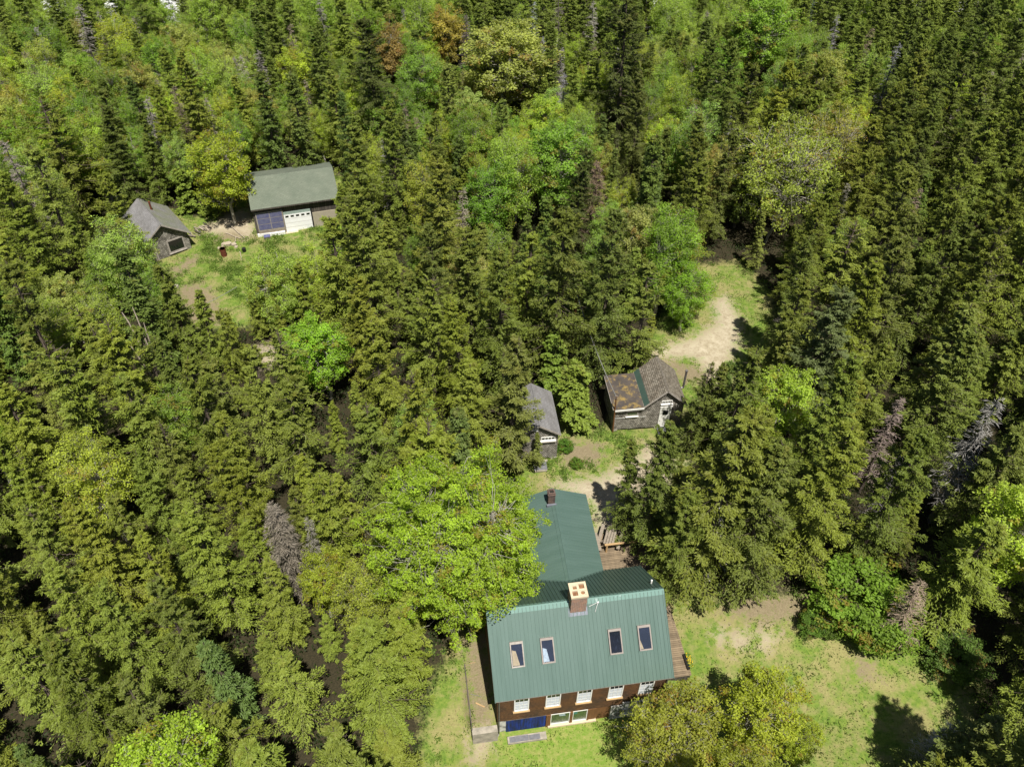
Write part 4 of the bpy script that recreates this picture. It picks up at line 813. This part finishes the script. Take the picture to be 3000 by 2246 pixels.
TT('birch0', 1480, 430, 12, 'bright birch left of the clearing on the right', 1.1, (0.204, 0.336, 0.033)); TT('birch2', 1500, 560, 8, 'bright green birch touching the rim of the right clearing', 1.3, (0.192, 0.348, 0.028)); TT('birch1', 1450, 470, 11, 'light green birch behind the spruces above the shingle shed', 1.0, (0.180, 0.312, 0.033))
TT('birch0', 1040, 330, 11, 'tall bright birch in the middle of the forest', 1.1, (0.168, 0.324, 0.033)); TT('birch1', 1090, 290, 12, 'yellow green birch right of the tall bright one', 1.1, (0.240, 0.360, 0.044)); TT('aspen1', 1210, 265, 12, 'round bright green tree behind the dark spruce beside the brown one', 1.2, (0.192, 0.336, 0.039))
TT('birch2', 905, 90, 11, 'bright birch below the orange tinged maple', 1.3, (0.192, 0.336, 0.044))
TT('birch0', 820, 190, 9, 'light green birch behind the tall olive spruce right of the barn', 1.3, (0.204, 0.336, 0.044))
bb = empty('bare_trunks', G(372, 880, 0), 0, 'bundle of bare white broken birch trunks sticking out of the spruces', 'dead tree')
for dx, dy, hh in ((-1.1, .5, 9.5), (-.75, .2, 8.4), (-.45, .7, 9.8), (.1, .3, 8.7), (-1.2, -.2, 7.4)): MB().tube((0, 0, 0), (dx, dy, hh*.92), .09, .05, 7).tube((dx, dy, hh*.92), (dx*1.25, dy*1.2, hh*1.02), .05, .03, 6).build('trunk', 'log', bb)

# ------------------------------------------------------------------ the rest of the forest
OPEN = [[(535,375),(716,355),(735,450),(700,462),(675,500),(560,560),(505,600),(495,650),(470,690),(440,690),(425,650),(385,612),(370,590),(415,572),(330,540),(290,510),(285,470),(275,452),(300,432),(352,434),(410,495),(450,490),(505,460),(545,450)],
 [(558,750),(592,752),(592,788),(562,778)],
 [(1418,740),(1440,720),(1480,690),(1520,625),(1550,605),(1570,605),(1590,640),(1635,685),(1640,735),(1600,740),(1575,785),(1555,830),(1535,795),(1490,825),(1475,800),(1420,772)],
 [(1308,810),(1370,795),(1420,772),(1470,815),(1465,870),(1450,900),(1425,930),(1325,930)],
 [(1165,845),(1185,838),(1212,940),(1300,945),(1395,935),(1345,1000),(1310,1060),(1290,1130),(1250,1060),(1180,1045),(1155,1020),(1175,990),(1165,930)],
 [(1190,1050),(1260,1070),(1310,1160),(1330,1220),(1400,1225),(1450,1330),(1490,1440),(1440,1520),(1300,1570),(1300,1800),(1000,1800),(965,1600),(960,1500),(1000,1400),(1060,1320),(1130,1290),(1150,1200),(1190,1120)],
 [(1480,1345),(1600,1320),(1715,1312),(1760,1370),(1900,1400),(2000,1470),(2075,1500),(2065,1580),(1980,1620),(1950,1750),(1745,1760),(1785,1560),(1720,1470),(1620,1430),(1500,1460)]]
def silhouette(x, y, z, h, rad):
    P = [(x, y, z+h)]
    for f in (.12, .35, .6, .85):
        for a in range(6): P.append((x+rad*(1-f)*.95*cos(a*pi/3), y+rad*(1-f)*.95*sin(a*pi/3), z+h*f))
    return proj(np.array(P))
def fill():
    n = 90000; yy = rng.uniform(9, 215, n); xx = rng.uniform(-1, 1, n)*(.70*(yy*.72+36)+14)
    s = sdmax(LAWN, xx, yy); k = s < -.3
    for px_, py_, pr_ in placed: k &= np.hypot(xx-px_, yy-py_) > pr_*.6+.6
    for O, yw, w, d in BLD: a, b = loc2(xx, yy, O, yw); k &= ~((a > w[0]-2) & (a < w[1]+2) & (b > d[0]-2) & (b < d[1]+2))
    a, b = loc2(xx, yy); k &= ~((a > -2) & (a < 14) & (b > -7) & (b < 16))
    xx, yy = xx[k], yy[k]; zz = ground(xx, yy); tx, ty = proj(np.stack([xx, yy, zz+10], 1)); o = np.argsort(yy//6+rng.uniform(0, .01, len(yy)))
    cell = {}; out = []
    for i in o:
        x, y, z, u, v = xx[i], yy[i], zz[i], tx[i], ty[i]; q = rng.random(); w = rng.random()
        patch = math.sin(x*.11+1)*math.sin(y*.09+.5)+.5*math.sin(x*.23+y*.17)
        if v < 330 and u < 720: pb, pf, pd = .66+.3*patch, .12, .025
        elif v < 330 and u < 1300: pb, pf, pd = .42+.4*patch, .36, .035
        elif v < 560 and 980 < u < 1500: pb, pf, pd = .36+.3*patch, .24, .015
        elif v < 560 and 720 < u < 1500: pb, pf, pd = .06, .1, .01
        elif u > 1450 and v < 130: pb, pf, pd = .3+.25*patch, .35, .03
        elif u > 1450 and v < 420: pb, pf, pd = (.16, .4, .03) if u < 1650 else (.05, .12, .02)
        elif u < 330 and v < 640: pb, pf, pd = .25+.15*patch, .15, .025
        elif u > 1450: pb, pf, pd = .015, .03, .008
        else: pb, pf, pd = .03, .04, .004
        if q < pb: key = random.choice(['birch0', 'birch1', 'birch2', 'aspen0', 'aspen1']); h = rng.uniform(7.5, 11.5); wide = rng.uniform(.85, 1.15)
        elif q < pb+pf: key = 'fir%d' % rng.integers(3); h = rng.uniform(8, 14.5); wide = rng.uniform(.85, 1.2)
        elif q < pb+pf+pd: key = 'dead%d' % rng.integers(2); h = rng.uniform(7, 12); wide = 1.
        elif rng.random() < (.34 if u > 1450 else .2) and y < 110: key = 'bigspruce%d' % rng.integers(3); h = rng.uniform(12, 17.5) if u > 900 or v < 800 else rng.uniform(10, 14); wide = rng.uniform(.8, 1.05)
        else: key = 'spruce%d' % rng.integers(8); h = rng.uniform(9, 15.5) if u > 900 or v < 900 else rng.uniform(7, 13); wide = rng.uniform(.85, 1.25)
        if 1600 < u < 1985 and v > 1480: continue
        if q >= pb and ((700 < u < 1240 and 330 < v < 860) or (u > 1430 and v > 60)) and kindof(key) in ('spruce', 'fir') and w < .62: key = 'bigspruce%d' % rng.integers(3); h = rng.uniform(12.5, 17.5); wide = rng.uniform(.8, 1.08)
        rad = RK[kindof(key)]*h/HN[key]*wide; sp = max(1.5, rad*(1.24 if y < 80 else 1.14))*(.95 if kindof(key) != 'fir' else 1.25)
        cx_, cy_ = int(x//4), int(y//4)
        if any(math.hypot(x-a, y-b) < (sp+c)*.5*1.18 for ii in (-1, 0, 1) for jj in (-1, 0, 1) for a, b, c in cell.get((cx_+ii, cy_+jj), ())): continue
        pu, pv = silhouette(x, y, z, h, rad)
        if not ((pu > -25) & (pu < 2237) & (pv > -25) & (pv < 1685)).any(): continue
        bad = lambda: any(inpoly(pu, pv, p).any() for p in OPEN) or any(y < ky-.3 and y > ky-26 and inpoly(pu[[0, 13, 14, 15, 16, 17, 18]], pv[[0, 13, 14, 15, 16, 17, 18]], kp).any() for ky, kp in KEEP)
        if bad():
            h2 = h*.5; pu, pv = silhouette(x, y, z, h2, rad*.5)
            if key.startswith('spruce') and not bad(): h = h2; sp *= .55
            else: continue
        cell.setdefault((cx_, cy_), []).append((x, y, sp)); out.append((key, x, y, z, h, wide, u, v))
    return out
def region(u, v):
    if v < 140: return 'along the top edge of the forest' if u < 1400 else 'in the top right part of the forest'
    if u < 330 and v < 700: return 'at the left edge near the grey cabin'
    if u < 780 and v < 420: return 'in the mixed forest behind the barn'
    if u < 1300 and v < 420: return 'in the middle of the forest behind the clearings'
    if u >= 1300 and v < 420: return 'in the dark forest above the right clearing'
    if u < 780 and v < 1000: return 'on the slope below the cabin clearing'
    if u < 780: return 'in the dense stand at the lower left'
    if u < 1300: return 'in the stand between the barn and the maple'
    if v < 1000: return 'in the dark stand right of the shingle shed'
    if u > 1700: return 'at the right edge beside the lawn'
    return 'around the farmhouse clearing'
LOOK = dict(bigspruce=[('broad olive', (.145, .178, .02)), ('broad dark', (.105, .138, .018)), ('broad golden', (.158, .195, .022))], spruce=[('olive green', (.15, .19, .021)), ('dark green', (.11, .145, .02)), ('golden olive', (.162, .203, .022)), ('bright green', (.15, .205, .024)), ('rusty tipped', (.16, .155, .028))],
            fir=[('dark blue green', (.085, .125, .024)), ('dark green', (.09, .13, .021)), ('light green', (.13, .18, .028))],
            dead=[('bleached grey', (.25, .235, .21)), ('brownish grey', (.19, .16, .125))],
            birch=[('bright green', (.185, .29, .035)), ('pale green', (0.275, 0.388, 0.069)), ('yellow green', (0.325, 0.413, 0.048))],
            aspen=[('bright green', (.19, .30, .033)), ('lime green', (0.325, 0.438, 0.043)), ('pale olive', (0.312, 0.350, 0.081))])
WORD = dict(bigspruce='spruce', spruce='spruce', fir='slender fir', dead='needleless dead spruce', birch='leafy birch', aspen='broad leaved tree')
trees = fill(); trees.sort(key=lambda t: t[2]*.72); cnt = {'c': 0, 'b': 0, 'd': 0}; rest = []
for key, x, y, z, h, wide, u, v in trees:
    k = kindof(key); g_ = 'b' if k in ('birch', 'aspen') else 'd' if k == 'dead' else 'c'
    if cnt[g_] >= {'c': 300, 'b': 240, 'd': 60}[g_]: rest.append((key, x, y, z, h, wide)); continue
    cnt[g_] += 1
    shaded_side = u > 1430 and v < 1150; wts = [4, 6 if shaded_side else 2.2, 1 if shaded_side else 2.2, 1 if shaded_side else 2, .5] if k == 'spruce' else [1.5, 4, .5] if k == 'bigspruce' and shaded_side else [1]*len(LOOK[k])  # shade of the right-hand tree sides is put into darker foliage colours
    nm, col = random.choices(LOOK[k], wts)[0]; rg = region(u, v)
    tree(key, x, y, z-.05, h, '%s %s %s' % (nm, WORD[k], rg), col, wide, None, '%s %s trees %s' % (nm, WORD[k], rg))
print('TREES', cnt, 'rest', len(rest))
# the far wood that reads as one mass: one object that scatters whole trees
src = bpy.data.collections.new('far_wood_kinds'); order = sorted(set(t[0] for t in rest))
FM = {'needles': 'far_needles', 'leaves': 'far_leaves'}
for i, key in enumerate(order):
    cm = KINDS[key][0].copy(); tm = KINDS[key][1]
    for j, mt in enumerate(cm.materials):
        for a, b in (('conifer needles', 'far_needles'), ('broad leaves', 'far_leaves')):
            if mt.name == a: cm.materials[j] = M[b]
    o = bpy.data.objects.new('kind_%02d' % i, cm); o.color = (.3, .28, .25, 1); src.objects.link(o)
if rest:
    pm = bpy.data.meshes.new('far_wood'); pm.vertices.add(len(rest)); pm.vertices.foreach_set('co', np.array([(t[1], t[2], t[3]) for t in rest], np.float32).ravel())
    a = pm.attributes.new('kind_id', 'INT', 'POINT'); a.data.foreach_set('value', np.array([order.index(t[0]) for t in rest], np.int32))
    a = pm.attributes.new('size', 'FLOAT_VECTOR', 'POINT'); a.data.foreach_set('vector', np.array([(t[4]/HN[t[0]]*t[5], t[4]/HN[t[0]]*t[5], t[4]/HN[t[0]]) for t in rest], np.float32).ravel())
    a = pm.attributes.new('turn', 'FLOAT_VECTOR', 'POINT'); a.data.foreach_set('vector', np.array([(0, 0, random.uniform(0, 6.28)) for t in rest], np.float32).ravel())
    fo = bpy.data.objects.new('far_forest', pm); link(fo); set_props(fo, 'distant mixed spruce and birch forest that fills the upper part of the picture', 'forest', kind='stuff')
    ng = bpy.data.node_groups.new('far_wood', 'GeometryNodeTree'); ng.interface.new_socket('Geometry', in_out='INPUT', socket_type='NodeSocketGeometry'); ng.interface.new_socket('Geometry', in_out='OUTPUT', socket_type='NodeSocketGeometry')
    gi, gout = ng.nodes.new('NodeGroupInput'), ng.nodes.new('NodeGroupOutput'); iop = ng.nodes.new('GeometryNodeInstanceOnPoints'); ci = ng.nodes.new('GeometryNodeCollectionInfo')
    ci.inputs['Collection'].default_value = src; ci.inputs['Separate Children'].default_value = True; ci.inputs['Reset Children'].default_value = True; iop.inputs['Pick Instance'].default_value = True
    def na(name, typ):
        n = ng.nodes.new('GeometryNodeInputNamedAttribute'); n.data_type = typ; n.inputs['Name'].default_value = name; return n.outputs['Attribute']
    L = ng.links.new; L(gi.outputs[0], iop.inputs['Points']); L(ci.outputs[0], iop.inputs['Instance']); L(na('kind_id', 'INT'), iop.inputs['Instance Index']); L(na('size', 'FLOAT_VECTOR'), iop.inputs['Scale'])
    e2r = ng.nodes.new('FunctionNodeEulerToRotation'); L(na('turn', 'FLOAT_VECTOR'), e2r.inputs[0]); L(e2r.outputs[0], iop.inputs['Rotation']); L(iop.outputs[0], gout.inputs[0])
    md = fo.modifiers.new('scatter', 'NODES'); md.node_group = ng
